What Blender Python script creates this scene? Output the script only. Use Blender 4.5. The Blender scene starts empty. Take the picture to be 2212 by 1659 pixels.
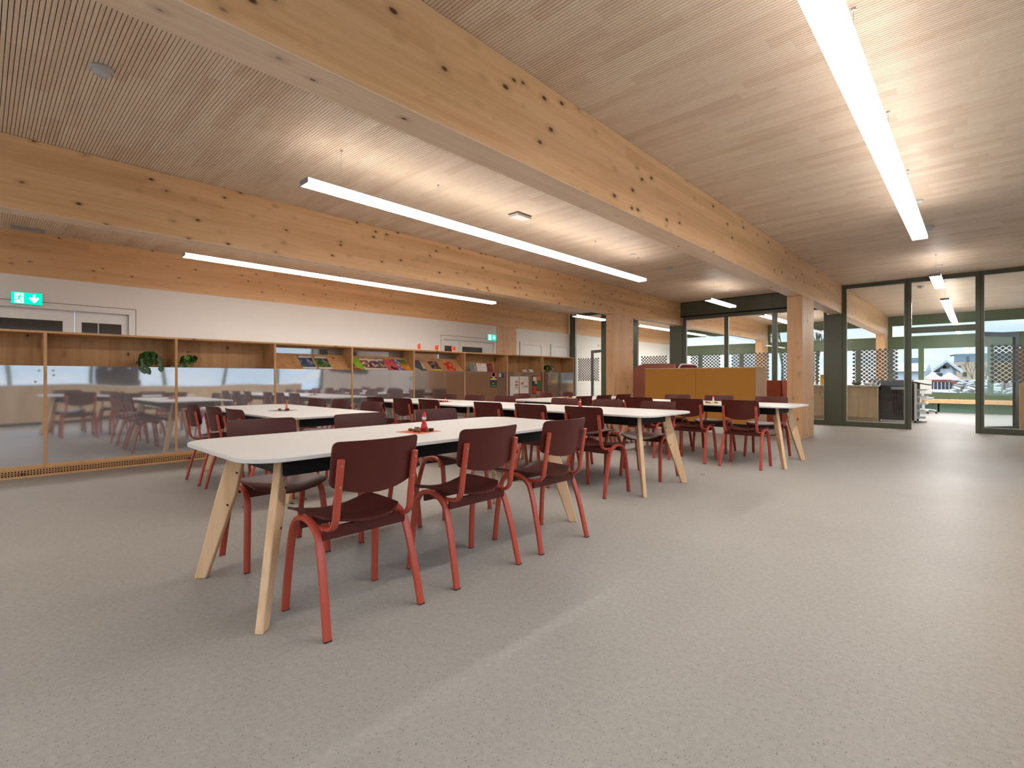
import bpy, math, random
from mathutils import Vector
random.seed(7)
PI = math.pi
sc = bpy.context.scene
COL = sc.collection

# ------------------------------------------------------------------ mesh helpers
class MB:
    def __init__(s):
        s.v = []; s.f = []; s.m = []
    def add(s, vs, fs, mi=0):
        o = len(s.v); s.v += [tuple(p) for p in vs]
        s.f += [tuple(i + o for i in f) for f in fs]; s.m += [mi] * len(fs)
    def box(s, x0, x1, y0, y1, z0, z1, mi=0):
        if x0 > x1: x0, x1 = x1, x0
        if y0 > y1: y0, y1 = y1, y0
        if z0 > z1: z0, z1 = z1, z0
        s.add([(x0,y0,z0),(x1,y0,z0),(x1,y1,z0),(x0,y1,z0),(x0,y0,z1),(x1,y0,z1),(x1,y1,z1),(x0,y1,z1)],
              [(0,3,2,1),(4,5,6,7),(0,1,5,4),(1,2,6,5),(2,3,7,6),(3,0,4,7)], mi)
        return s
    def prism(s, poly, axis, a, b, mi=0):
        """closed polygon (2D points) extruded along axis between a and b"""
        n = len(poly)
        def P(p, t):
            return {'x': (t, p[0], p[1]), 'y': (p[0], t, p[1]), 'z': (p[0], p[1], t)}[axis]
        vs = [P(p, a) for p in poly] + [P(p, b) for p in poly]
        fs = [tuple(range(n))[::-1], tuple(range(n, 2 * n))]
        fs += [(i, (i + 1) % n, n + (i + 1) % n, n + i) for i in range(n)]
        s.add(vs, fs, mi); return s
    def lathe(s, prof, c=(0, 0), n=20, mi=0, sx=1, sy=1):
        vs = []; fs = []
        for r, z in prof:
            for k in range(n):
                a = 2 * PI * k / n
                vs.append((c[0] + sx * r * math.cos(a), c[1] + sy * r * math.sin(a), z))
        m = len(prof)
        for j in range(m - 1):
            for k in range(n):
                k2 = (k + 1) % n
                fs.append((j * n + k, j * n + k2, (j + 1) * n + k2, (j + 1) * n + k))
        fs.append(tuple(range(n))[::-1]); fs.append(tuple((m - 1) * n + k for k in range(n)))
        s.add(vs, fs, mi); return s
    def cyl(s, p, q, r, n=10, mi=0, r2=None):
        p = Vector(p); q = Vector(q); d = (q - p).normalized()
        u = d.orthogonal().normalized(); w = d.cross(u); r2 = r if r2 is None else r2
        vs = []
        for c, rr in ((p, r), (q, r2)):
            for k in range(n):
                a = 2 * PI * k / n
                vs.append(c + rr * (math.cos(a) * u + math.sin(a) * w))
        fs = [(k, (k + 1) % n, n + (k + 1) % n, n + k) for k in range(n)]
        fs += [tuple(range(n))[::-1], tuple(range(n, 2 * n))]
        s.add(vs, fs, mi); return s
    def sweep(s, pts, side, a, b, n=12, mi=0, power=2.6):
        """super-ellipse section: half width a along 'side', half width b across it"""
        P = [Vector(p) for p in pts]; side = Vector(side).normalized(); vs = []
        for i, p in enumerate(P):
            t = (P[min(i + 1, len(P) - 1)] - P[max(i - 1, 0)]).normalized()
            sd = (side - side.dot(t) * t).normalized(); nn = t.cross(sd)
            for k in range(n):
                an = 2 * PI * k / n; c = math.cos(an); q = math.sin(an)
                cx = math.copysign(abs(c) ** (2 / power), c); qy = math.copysign(abs(q) ** (2 / power), q)
                vs.append(p + a * cx * sd + b * qy * nn)
        fs = []
        for i in range(len(P) - 1):
            for k in range(n):
                k2 = (k + 1) % n
                fs.append((i * n + k, i * n + k2, (i + 1) * n + k2, (i + 1) * n + k))
        fs.append(tuple(range(n))[::-1]); fs.append(tuple((len(P) - 1) * n + k for k in range(n)))
        s.add(vs, fs, mi); return s
    def sheet(s, P, nu, nv, off, mi=0):
        """closed slab: P(u,v) surface, off = thickness vector (or function)"""
        vs = []; fs = []
        for t in (0, 1):
            for i in range(nu + 1):
                for j in range(nv + 1):
                    p = Vector(P(i / nu, j / nv))
                    if t: p = p + Vector(off)
                    vs.append(p)
        N = (nu + 1) * (nv + 1); I = lambda i, j: i * (nv + 1) + j
        for i in range(nu):
            for j in range(nv):
                fs.append((I(i,j), I(i+1,j), I(i+1,j+1), I(i,j+1)))
                fs.append((N+I(i,j), N+I(i,j+1), N+I(i+1,j+1), N+I(i+1,j)))
        for i in range(nu):
            fs.append((I(i,0), N+I(i,0), N+I(i+1,0), I(i+1,0)))
            fs.append((I(i,nv), I(i+1,nv), N+I(i+1,nv), N+I(i,nv)))
        for j in range(nv):
            fs.append((I(0,j), I(0,j+1), N+I(0,j+1), N+I(0,j)))
            fs.append((I(nu,j), N+I(nu,j), N+I(nu,j+1), I(nu,j+1)))
        s.add(vs, fs, mi); return s
    def build(s, name, mat, parent=None, smooth=False, loc=None, rz=0, bevel=0, seg=2):
        me = bpy.data.meshes.new(name); me.from_pydata(s.v, [], s.f)
        mats = mat if isinstance(mat, (list, tuple)) else [mat]
        for m in mats: me.materials.append(m)
        me.polygons.foreach_set('material_index', s.m)
        me.update()
        if smooth:
            import bmesh
            bm = bmesh.new(); bm.from_mesh(me); bmesh.ops.recalc_face_normals(bm, faces=bm.faces)
            for f in bm.faces: f.smooth = True
            for e in bm.edges:
                if len(e.link_faces) == 2 and e.calc_face_angle(0) > 0.7: e.smooth = False
            bm.to_mesh(me); bm.free()
        else:
            import bmesh
            bm = bmesh.new(); bm.from_mesh(me); bmesh.ops.recalc_face_normals(bm, faces=bm.faces); bm.to_mesh(me); bm.free()
        o = bpy.data.objects.new(name, me); COL.objects.link(o)
        if loc: o.location = loc
        o.rotation_euler[2] = rz
        if parent: o.parent = parent
        if bevel:
            b = o.modifiers.new('bevel', 'BEVEL'); b.width = bevel; b.segments = seg; b.limit_method = 'ANGLE'
        return o

def tag(o, label, cat, group=None, kind=None):
    o['label'] = label; o['category'] = cat
    if group: o['group'] = group
    if kind: o['kind'] = kind
    return o
def thing(name, label, cat, loc=(0, 0, 0), rz=0, group=None, kind=None):
    o = bpy.data.objects.new(name, None); COL.objects.link(o)
    o.location = loc; o.rotation_euler[2] = rz; o.empty_display_size = .1
    return tag(o, label, cat, group, kind)
KIDS = {}
def kids(o):
    return [c for c in bpy.data.objects if c.parent == o]
def copy_tree(o, parent=None):
    c = o.copy(); COL.objects.link(c)
    if parent is not None: c.parent = parent
    for k in kids(o): copy_tree(k, c)
    return c
def Box(x0, x1, y0, y1, z0, z1): return MB().box(x0, x1, y0, y1, z0, z1)

# ------------------------------------------------------------------ materials
def newmat(name):
    m = bpy.data.materials.new(name); m.use_nodes = True
    nt = m.node_tree; nt.nodes.clear()
    out = nt.nodes.new('ShaderNodeOutputMaterial')
    return m, nt, out
def N(nt, t, **kw):
    n = nt.nodes.new(t)
    for k, v in kw.items():
        if k in n.inputs.keys() if isinstance(k, str) else False: n.inputs[k].default_value = v
        else: setattr(n, k, v)
    return n
def inp(n, **kw):
    for k, v in kw.items(): n.inputs[k.replace('_', ' ')].default_value = v
    return n
def L(nt, a, b): nt.links.new(a, b)
def math_(nt, op, a, b=None, c=None):
    n = nt.nodes.new('ShaderNodeMath'); n.operation = op
    for i, x in enumerate((a, b, c)):
        if x is None: continue
        if isinstance(x, (int, float)): n.inputs[i].default_value = x
        else: nt.links.new(x, n.inputs[i])
    return n.outputs[0]
def mixc(nt, f, a, b, mode='MIX'):
    n = nt.nodes.new('ShaderNodeMix'); n.data_type = 'RGBA'; n.blend_type = mode
    for sock, x in ((n.inputs[0], f), (n.inputs[6], a), (n.inputs[7], b)):
        if isinstance(x, (int, float)): sock.default_value = x
        elif isinstance(x, (tuple, list)): sock.default_value = (*x[:3], 1)
        else: nt.links.new(x, sock)
    return n.outputs[2]
def coords(nt, scale=(1, 1, 1), kind='Object'):
    tc = nt.nodes.new('ShaderNodeTexCoord'); mp = nt.nodes.new('ShaderNodeMapping')
    mp.inputs['Scale'].default_value = scale; nt.links.new(tc.outputs[kind], mp.inputs[0])
    return mp.outputs[0]
def ramp(nt, fac, stops):
    r = nt.nodes.new('ShaderNodeValToRGB'); nt.links.new(fac, r.inputs[0])
    while len(r.color_ramp.elements) < len(stops): r.color_ramp.elements.new(.5)
    for e, (p, c) in zip(r.color_ramp.elements, stops):
        e.position = p; e.color = (*c, 1) if len(c) == 3 else c
    return r.outputs[0]
def noise(nt, vec, scale=1, detail=3, rough=.5, dist=0):
    n = nt.nodes.new('ShaderNodeTexNoise'); nt.links.new(vec, n.inputs['Vector'])
    n.inputs['Scale'].default_value = scale; n.inputs['Detail'].default_value = detail
    n.inputs['Roughness'].default_value = rough; n.inputs['Distortion'].default_value = dist
    return n.outputs[0]
def bsdf(nt, out, col, rough=.5, metal=0, spec=.5):
    b = nt.nodes.new('ShaderNodeBsdfPrincipled')
    for k, x in (('Base Color', col), ('Roughness', rough), ('Metallic', metal), ('Specular IOR Level', spec)):
        if isinstance(x, (int, float)): b.inputs[k].default_value = x
        elif isinstance(x, (tuple, list)): b.inputs[k].default_value = (*x[:3], 1)
        else: nt.links.new(x, b.inputs[k])
    nt.links.new(b.outputs[0], out.inputs[0]); return b
def plain(name, col, rough=.5, metal=0, spec=.5, var=.06, vscale=6):
    m, nt, out = newmat(name)
    n = noise(nt, coords(nt), vscale, 2)
    c = mixc(nt, n, tuple(x * (1 - var) for x in col), tuple(min(1, x * (1 + var)) for x in col))
    bsdf(nt, out, c, rough, metal, spec); return m
def wood(name, base, dark, grain='y', knots=True, lam=0, rough=.5, board=0, kscale=6, kr=.085, knotcol=(.11, .04, .015)):
    """softwood: long grain along an axis, knots, optional glued lamellae / boards"""
    m, nt, out = newmat(name)
    tc = nt.nodes.new('ShaderNodeTexCoord'); sep = nt.nodes.new('ShaderNodeSeparateXYZ'); L(nt, tc.outputs['Object'], sep.inputs[0])
    ax = 'xyz'.index(grain)
    sc_ = [9, 9, 9]; sc_[ax] = .55
    mp = nt.nodes.new('ShaderNodeMapping'); mp.inputs['Scale'].default_value = sc_; L(nt, tc.outputs['Object'], mp.inputs[0])
    g1 = noise(nt, mp.outputs[0], 1.3, 4, .6, .6)
    sc2 = [60, 60, 60]; sc2[ax] = 1.2
    mp2 = nt.nodes.new('ShaderNodeMapping'); mp2.inputs['Scale'].default_value = sc2; L(nt, tc.outputs['Object'], mp2.inputs[0])
    g2 = noise(nt, mp2.outputs[0], 1, 2, .5)
    f = math_(nt, 'ADD', math_(nt, 'MULTIPLY', g1, .75), math_(nt, 'MULTIPLY', g2, .35))
    col = ramp(nt, f, [(.34, dark), (.62, base)])
    if lam:   # layers across z (beams) or boards across another axis
        k = 'xyz'.index(board) if board else 2
        idx = math_(nt, 'FLOOR', math_(nt, 'DIVIDE', sep.outputs[k], lam))
        wn0 = nt.nodes.new('ShaderNodeTexWhiteNoise'); wn0.noise_dimensions = '1D'; L(nt, idx, wn0.inputs['W'])
        seg = math_(nt, 'FLOOR', math_(nt, 'ADD', math_(nt, 'DIVIDE', sep.outputs[ax], 2.7), math_(nt, 'MULTIPLY', wn0.outputs[0], 7)))
        cmb = nt.nodes.new('ShaderNodeCombineXYZ'); L(nt, idx, cmb.inputs[0]); L(nt, seg, cmb.inputs[1])
        wn = nt.nodes.new('ShaderNodeTexWhiteNoise'); wn.noise_dimensions = '2D'; L(nt, cmb.outputs[0], wn.inputs['Vector'])
        col = mixc(nt, 1, col, ramp(nt, wn.outputs[0], [(0, (.86, .82, .78)), (1, (1, 1, 1))]), 'MULTIPLY')
        fr = math_(nt, 'FRACT', math_(nt, 'DIVIDE', sep.outputs[k], lam))
        ln = math_(nt, 'LESS_THAN', fr, .03)
        col = mixc(nt, math_(nt, 'MULTIPLY', ln, .22), col, tuple(x * .55 for x in dark))
    if knots:
        sk = [1, 1, 1]; sk[ax] = .55
        mp3 = nt.nodes.new('ShaderNodeMapping'); mp3.inputs['Scale'].default_value = sk; L(nt, tc.outputs['Object'], mp3.inputs[0])
        w = nt.nodes.new('ShaderNodeTexVoronoi'); w.inputs['Scale'].default_value = kscale; L(nt, mp3.outputs[0], w.inputs['Vector'])
        cs = nt.nodes.new('ShaderNodeSeparateColor'); L(nt, w.outputs['Color'], cs.inputs[0])
        d = math_(nt, 'DIVIDE', w.outputs['Distance'], math_(nt, 'ADD', .45, math_(nt, 'MULTIPLY', cs.outputs[0], .75)))
        col = mixc(nt, ramp(nt, d, [(kr * .9, (.45,) * 3), (kr * 2.4, (0,) * 3)]), col, tuple(x * .6 for x in dark))
        col = mixc(nt, ramp(nt, d, [(kr * .55, (1,) * 3), (kr * .95, (0,) * 3)]), col, knotcol)
    bsdf(nt, out, col, rough, 0, .35); return m

M = {}
M['beam'] = wood('spruce_glulam', (.80, .50, .265), (.70, .395, .185), 'y', lam=.1, rough=.42, kscale=8.5, kr=.14)
M['beam_floorlit'] = wood('spruce_glulam_floorlit', (.80, .60, .43), (.70, .48, .32), 'y', rough=.42, kscale=7, kr=.12)
M['column'] = wood('spruce_column', (.75, .46, .255), (.64, .355, .175), 'z', lam=.08, board='y', rough=.45, kscale=8, kr=.15)
M['panel'] = wood('spruce_panel', (.66, .385, .18), (.53, .275, .11), 'z', lam=.14, board='y', rough=.5, kscale=7, kr=.15)
M['shelfwood'] = wood('spruce_edge', (.70, .41, .20), (.56, .29, .12), 'y', rough=.5, kscale=8, kr=.12)
M['ash'] = wood('ash_leg', (.74, .49, .29), (.58, .34, .175), 'z', knots=False, rough=.45)
M['paleply'] = wood('pale_spruce_cabinet', (.66, .50, .33), (.55, .39, .24), 'z', lam=.2, board='x', rough=.55, kscale=5, kr=.07, knotcol=(.35, .17, .08))
M['paleply_y'] = wood('pale_spruce_cabinet_side', (.66, .50, .33), (.55, .39, .24), 'z', lam=.2, board='y', rough=.55, kscale=5, kr=.07, knotcol=(.35, .17, .08))
M['white'] = plain('white_laminate', (.64, .615, .59), .38, var=.01)
M['whiteedge'] = plain('table_edge', (.68, .65, .61), .5, var=.01)
M['wall'] = plain('white_plaster', (.80, .755, .715), .85, var=.015, vscale=2)
M['doorwhite'] = plain('white_door_paint', (.76, .73, .70), .5, var=.01)
M['gap'] = plain('shadow_gap', (.16, .11, .08), .9)
M['black'] = plain('black_steel', (.006, .006, .006), .6, spec=.25)
M['darkglass'] = plain('dark_door_glass', (.035, .032, .03), .08, spec=.8)
M['green'] = plain('dark_green_metal', (.085, .094, .062), .36, spec=.6, var=.04, vscale=1)
M['greenmid'] = plain('green_frame_metal', (.10, .155, .085), .4, spec=.5, var=.08, vscale=.7)
M['greenlight'] = plain('sage_green_panel', (.22, .42, .31), .5, var=.04)
M['doorgrey'] = plain('door_leaf_metal', (.065, .07, .063), .35, spec=.6)
M['ply'] = plain('burgundy_plywood', (.082, .0125, .009), .42, spec=.32, var=.08, vscale=9)
M['red'] = plain('terracotta_tube', (.42, .062, .034), .36, spec=.5, var=.03)
M['screw'] = plain('steel_screw', (.6, .58, .55), .3, 1)
M['rubber'] = plain('black_rubber', (.02, .012, .01), .7)
M['steel'] = plain('brushed_steel', (.55, .55, .55), .35, .9)
M['grey'] = plain('grey_plastic', (.33, .33, .34), .5)
M['detector'] = plain('detector_grey', (.46, .47, .49), .35)
M['lightgrey'] = plain('light_grey_plastic', (.6, .6, .58), .5)
M['darkgrey'] = plain('dark_grey_plastic', (.035, .037, .04), .45)
M['ochre'] = plain('ochre_felt', (.44, .20, .04), .9, spec=.15, var=.05, vscale=14)
M['pink'] = plain('dusty_pink_felt', (.46, .19, .145), .95, spec=.1, var=.04, vscale=20)
M['salmon'] = plain('salmon_felt', (.44, .11, .07), .95, spec=.1, var=.04, vscale=20)
M['maroon'] = plain('maroon_felt', (.14, .02, .02), .95, spec=.1)
M['snow'] = plain('snow', (.33, .335, .34), .8, var=.03, vscale=.8)
M['pot'] = plain('olive_pot', (.20, .20, .035), .5)
M['leaf'] = plain('pothos_leaf', (.018, .075, .012), .35, var=.5, vscale=25)
M['leaflight'] = plain('young_pothos_leaf', (.11, .28, .03), .4, var=.25, vscale=25)
M['stem'] = plain('plant_stem', (.10, .12, .03), .6)
M['soil'] = plain('potting_soil', (.02, .014, .01), .9)
M['coral'] = plain('coral_napkin', (.78, .22, .13), .9, spec=.1)
M['choc'] = plain('chocolate_brown', (.045, .012, .008), .4)
M['nut'] = plain('walnut_brown', (.20, .075, .02), .6, var=.3, vscale=60)
M['crimson'] = plain('crimson_glaze', (.50, .008, .008), .25)
M['cream'] = plain('cream_glaze', (.75, .66, .55), .4)
M['orange'] = plain('orange_paper', (.95, .13, .03), .7)
M['concrete'] = plain('broken_concrete', (.17, .135, .10), .9, var=.25, vscale=3)
M['tan'] = plain('tan_render', (.34, .235, .14), .9, var=.05)
M['slate'] = plain('slate_blue_cladding', (.12, .155, .175), .8, var=.06)
M['housewhite'] = plain('white_render', (.42, .42, .43), .9)
m_, nt_, out_ = newmat('slushy_ground')
nn_ = noise(nt_, coords(nt_), .9, 5, .7)
bsdf(nt_, out_, ramp(nt_, nn_, [(.40, (.07, .06, .055)), (.56, (.33, .335, .34))]), .9); M['slush'] = m_
M['brickred'] = plain('rust_red_tarp', (.20, .03, .018), .8)
M['darkwood'] = plain('dark_fence_wood', (.035, .028, .026), .9, var=.3, vscale=3)
M['bark'] = plain('bark', (.08, .055, .025), .9)
M['yellow'] = plain('yellow_plastic', (.75, .40, .01), .5)
M['film'] = None

def glass_mat():
    m, nt, out = newmat('clear_glazing')
    fr = nt.nodes.new('ShaderNodeFresnel'); ge = nt.nodes.new('ShaderNodeNewGeometry')
    L(nt, math_(nt, 'ADD', 1.45, math_(nt, 'MULTIPLY', ge.outputs['Backfacing'], 1 / 1.45 - 1.45)), fr.inputs[0])
    tr = nt.nodes.new('ShaderNodeBsdfTransparent'); tr.inputs[0].default_value = (.965, .98, .97, 1)
    gl = nt.nodes.new('ShaderNodeBsdfGlossy'); gl.inputs['Roughness'].default_value = .01
    mx = nt.nodes.new('ShaderNodeMixShader'); L(nt, fr.outputs[0], mx.inputs[0]); L(nt, tr.outputs[0], mx.inputs[1]); L(nt, gl.outputs[0], mx.inputs[2])
    L(nt, mx.outputs[0], out.inputs[0]); return m
M['glass'] = glass_mat()
def film_mat():
    m, nt, out = newmat('grey_lattice_film')
    d = nt.nodes.new('ShaderNodeBsdfDiffuse'); d.inputs[0].default_value = (.16, .16, .145, 1)
    t = nt.nodes.new('ShaderNodeBsdfTranslucent'); t.inputs[0].default_value = (.02, .02, .02, 1)
    a = nt.nodes.new('ShaderNodeAddShader'); L(nt, d.outputs[0], a.inputs[0]); L(nt, t.outputs[0], a.inputs[1])
    L(nt, a.outputs[0], out.inputs[0]); return m
M['film'] = film_mat()
def mirror_mat(name, c1, c2, rough, amp):
    m, nt, out = newmat(name)
    v = coords(nt, (1, .9, 1.6))
    n = noise(nt, v, 1.1, 1, .4)
    b = bsdf(nt, out, mixc(nt, n, c1, c2), rough, 1)
    df = nt.nodes.new('ShaderNodeBsdfDiffuse'); df.inputs[0].default_value = (*[min(1, x * 1.0) for x in c2], 1)
    mx = nt.nodes.new('ShaderNodeMixShader'); mx.inputs[0].default_value = .18; L(nt, b.outputs[0], mx.inputs[1]); L(nt, df.outputs[0], mx.inputs[2]); L(nt, mx.outputs[0], out.inputs[0])
    bp = nt.nodes.new('ShaderNodeBump'); bp.inputs['Strength'].default_value = 1; bp.inputs['Distance'].default_value = amp
    n2 = noise(nt, coords(nt, (1, 1.5, 2.2)), 1.0, 0, .3)
    L(nt, n2, bp.inputs['Height']); L(nt, bp.outputs[0], b.inputs['Normal'])
    return m
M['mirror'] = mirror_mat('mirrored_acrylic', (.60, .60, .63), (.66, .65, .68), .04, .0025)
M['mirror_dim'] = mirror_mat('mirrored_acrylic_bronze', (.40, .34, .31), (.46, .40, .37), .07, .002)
def emit(name, col, s):
    m, nt, out = newmat(name)
    e = nt.nodes.new('ShaderNodeEmission'); e.inputs[0].default_value = (*col, 1); e.inputs[1].default_value = s
    L(nt, e.outputs[0], out.inputs[0]); return m
M['lamp'] = emit('lit_diffuser', (1, .955, .90), 27.0)
M['uplight'] = emit('lit_uplight_cover', (1, .965, .93), 5.0)
M['lampfar'] = emit('lit_diffuser_rear_room', (1, .965, .93), 60.0)
M['signgreen'] = emit('lit_sign_green', (.0, .82, .50), 1.05)
M['signwhite'] = emit('lit_sign_white', (.95, 1, .97), 1.2)

def floor_mat():
    m, nt, out = newmat('polished_concrete')
    v = coords(nt)
    n1 = noise(nt, v, .55, 4, .6)
    n2 = noise(nt, v, 45, 3, .6)
    col = ramp(nt, n1, [(.3, (.30, .272, .243)), (.7, (.345, .315, .28))])
    col = mixc(nt, math_(nt, 'MULTIPLY', ramp(nt, n2, [(.35, (0,) * 3), (.7, (1,) * 3)]), .35), col, (.47, .43, .39))
    for s, th, c, a in ((90, .24, (.10, .08, .07), .6), (170, .30, (.16, .135, .115), .55), (38, .10, (.06, .05, .045), .7)):
        w = nt.nodes.new('ShaderNodeTexVoronoi'); w.inputs['Scale'].default_value = s; L(nt, v, w.inputs['Vector'])
        sp = nt.nodes.new('ShaderNodeSeparateColor'); L(nt, w.outputs['Color'], sp.inputs[0])
        r = math_(nt, 'MULTIPLY', sp.outputs[0], th)
        k = math_(nt, 'MULTIPLY', math_(nt, 'LESS_THAN', w.outputs['Distance'], r), a)
        col = mixc(nt, k, col, c)
    rg = ramp(nt, noise(nt, v, .8, 2, .5), [(.3, (.42,) * 3), (.7, (.48,) * 3)])
    b = bsdf(nt, out, col, rg, 0, .12)
    return m
M['floor'] = floor_mat()

PITCH = .0237
def slat_mat():
    m, nt, out = newmat('maple_slats')
    tc = nt.nodes.new('ShaderNodeTexCoord'); sep = nt.nodes.new('ShaderNodeSeparateXYZ'); L(nt, tc.outputs['Object'], sep.inputs[0])
    def wn(a, b=0):
        c = nt.nodes.new('ShaderNodeCombineXYZ')
        for i, x in enumerate((a, b)):
            if isinstance(x, (int, float)): c.inputs[i].default_value = x
            else: L(nt, x, c.inputs[i])
        w = nt.nodes.new('ShaderNodeTexWhiteNoise'); w.noise_dimensions = '2D'; L(nt, c.outputs[0], w.inputs['Vector']); return w.outputs[0]
    yi = math_(nt, 'FLOOR', math_(nt, 'DIVIDE', sep.outputs[1], PITCH * 5))
    xi = math_(nt, 'FLOOR', math_(nt, 'ADD', math_(nt, 'DIVIDE', sep.outputs[0], .55), math_(nt, 'MULTIPLY', wn(yi), 9)))
    a = wn(xi, yi)
    ys = math_(nt, 'FLOOR', math_(nt, 'DIVIDE', sep.outputs[1], PITCH))
    xs = math_(nt, 'FLOOR', math_(nt, 'ADD', math_(nt, 'DIVIDE', sep.outputs[0], .9), math_(nt, 'MULTIPLY', wn(ys, 3.3), 5)))
    b2 = wn(xs, ys)
    f = math_(nt, 'ADD', math_(nt, 'MULTIPLY', a, .7), math_(nt, 'MULTIPLY', b2, .3))
    col = ramp(nt, f, [(.05, (.68, .50, .36)), (.45, (.76, .585, .435)), (.95, (.82, .66, .50))])
    g = noise(nt, coords(nt, (1.5, 80, 1)), 1, 2)
    col = mixc(nt, math_(nt, 'MULTIPLY', g, .25), col, (.56, .40, .28))
    bsdf(nt, out, col, .5, 0, .3); return m
M['slat'] = slat_mat()

# ------------------------------------------------------------------ camera
F_PX = 1077.43
cam = bpy.data.cameras.new('camera'); camo = bpy.data.objects.new('camera', cam); COL.objects.link(camo)
camo.location = (0, 0, 1.08); camo.rotation_euler = (PI / 2, 0, math.radians(43.06))
cam.sensor_width = 36; cam.lens = 36 * F_PX / 2212; cam.shift_y = (816.4 - 829.5) / 2212
cam.clip_start = .05; cam.clip_end = 600
sc.camera = camo

# ------------------------------------------------------------------ shell
XL, XR, YB, YG, YF, ZC, ZB = -9.85, 1.55, -4.6, 13.35, 21.25, 3.165, 2.53
def S(o, label, cat): return tag(o, label, cat, kind='structure')
S(Box(XL - .2, XR + .2, YB - .2, YF + .1, -.15, 0).build('floor', M['floor']), 'polished speckled grey concrete floor through both rooms', 'floor')
mb = MB()
y = YB
while y < YF - .03:
    mb.box(XL, XR, y, y + PITCH - .0039, ZC, ZC + .016); y += PITCH
mb.box(XL, XR, YB, YF, ZC + .03, ZC + .05, 1)
S(mb.build('ceiling', [M['slat'], M['black']]), 'slatted pale maple ceiling with dark gaps between the slats', 'ceiling')
S(Box(XL - .3, XR + .4, YB - .3, YF + .3, ZC + .05, ZC + .4).build('trim_1', M['greenmid']), 'roof slab edge above the slatted ceiling', 'roof')

# left wall with two recessed double doors
mb = MB(); W0, W1 = XL - .2, XL
D1 = (-.08, 1.636, 2.082); D2 = (8.024, 9.832, 2.06)
mb.box(W0, W1, YB, D1[0], 0, ZB); mb.box(W0, W1, D1[0], D1[1], D1[2], ZB); mb.box(W0, W1, D1[1], D2[0], 0, ZB)
mb.box(W0, W1, D2[0], D2[1], D2[2], ZB); mb.box(W0, W1, D2[1], YF, 0, ZB)
S(mb.build('wall_left', M['wall']), 'white plaster wall behind the long shelf row', 'wall')
def door_recessed(nm, lab, y0, ysplit, y1, ztop, fy0, fy1, fz, glz, glass_spans):
    r = thing(nm, lab, 'door', (0, 0, 0), kind='structure')
    x = XL
    g = MB()   # shadow line round the flush frame
    t = .008
    g.box(x, x + .003, fy0 - t, fy0, 0, fz + t); g.box(x, x + .003, fy1, fy1 + t, 0, fz + t); g.box(x, x + .003, fy0, fy1, fz, fz + t)
    g.build('shadow_gap', M['gap'], r)
    f = MB()
    f.box(x, x + .002, fy0, y0, 0, fz); f.box(x, x + .002, y1, fy1, 0, fz); f.box(x, x + .002, y0, y1, ztop, fz)
    f.build('frame', M['doorwhite'], r)
    for a, b, spans in ((y0 + .004, ysplit - .004, glass_spans[0]), (ysplit + .004, y1 - .004, glass_spans[1])):
        lf = Box(x - .10, x - .05, a, b, .01, ztop - .006).build('leaf', M['doorwhite'], r, bevel=.003)
        for ga, gb in spans:
            Box(x - .052, x - .047, ga, gb, .35, glz).build('glass', M['darkglass'], lf)
        Box(x - .05, x - .01, b - .16 if a < ysplit - .1 else a + .06, b - .10 if a < ysplit - .1 else a + .12, 1.02, 1.045).build('handle', M['steel'], lf)
    return r
door_recessed('door_1', 'white double door with dark glass left behind the shelves, under the big exit sign', D1[0], .99, D1[1], D1[2], D1[0] - .08, 1.717, 2.167, 1.921, (((.12, .852),), ((1.068, 1.255), (1.27, 1.546))))
door_recessed('door_2', 'white double door with dark glass far behind the shelves, beside the timber pilaster', D2[0], 8.56, D2[1], D2[2], 7.928, 9.895, 2.152, 1.903, (((8.09, 8.33),), ((8.68, 9.40),)))
for i, (a, b, lab) in enumerate(((10.875, 11.929, 'plain white door between the timber pilaster and the glazed partition, left one'), (12.326, 13.30, 'plain white door right beside the glazed partition'))):
    r = thing('door_%d' % (3 + i), lab, 'door', kind='structure')
    f = MB(); x = XL; z = 2.145; w = .085
    f.box(x, x + .018, a, a + w, 0, z); f.box(x, x + .018, b - w, b, 0, z); f.box(x, x + .018, a + w, b - w, z - w, z); f.build('frame', M['doorwhite'], r, bevel=.003)
    MB().box(x, x + .004, a - .015, a, 0, z + .01).build('shadow_gap', M['gap'], r)
    Box(x, x + .008, a + w + .006, b - w - .006, .01, z - w - .006).build('leaf', M['doorwhite'], r)
    Box(x + .006, x + .05, b - w - .14, b - w - .08, 1.03, 1.05).build('handle', M['steel'], r)
mb = MB(); mb.box(W0, XR + .2, YB - .2, YB, 0, .6); mb.box(W0, XR + .2, YB - .2, YB, 2.6, ZC + .1); mb.box(W0, -8.5, YB - .2, YB, .6, 2.6); mb.box(1.0, XR + .2, YB - .2, YB, .6, 2.6)
S(mb.build('wall_back', M['wall']), 'white wall with added fill-light windows behind the photographer', 'wall')
r = thing('added_window_8', 'added fill-light window band in the wall behind the photographer', 'window', kind='structure'); f = MB()  # unseen window band, added to let more daylight into the near end
f.box(-8.5, 1.0, YB - .14, YB - .06, .6, .68); f.box(-8.5, 1.0, YB - .14, YB - .06, 2.52, 2.6)
for i in range(7): f.box(-8.5 + i * (9.42 / 6), -8.42 + i * (9.42 / 6), YB - .14, YB - .06, .68, 2.52)
f.build('frame', M['greenmid'], r); MB().box(-8.42, .92, YB - .105, YB - .1, .68, 2.52).build('pane', M['glass'], r)

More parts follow.
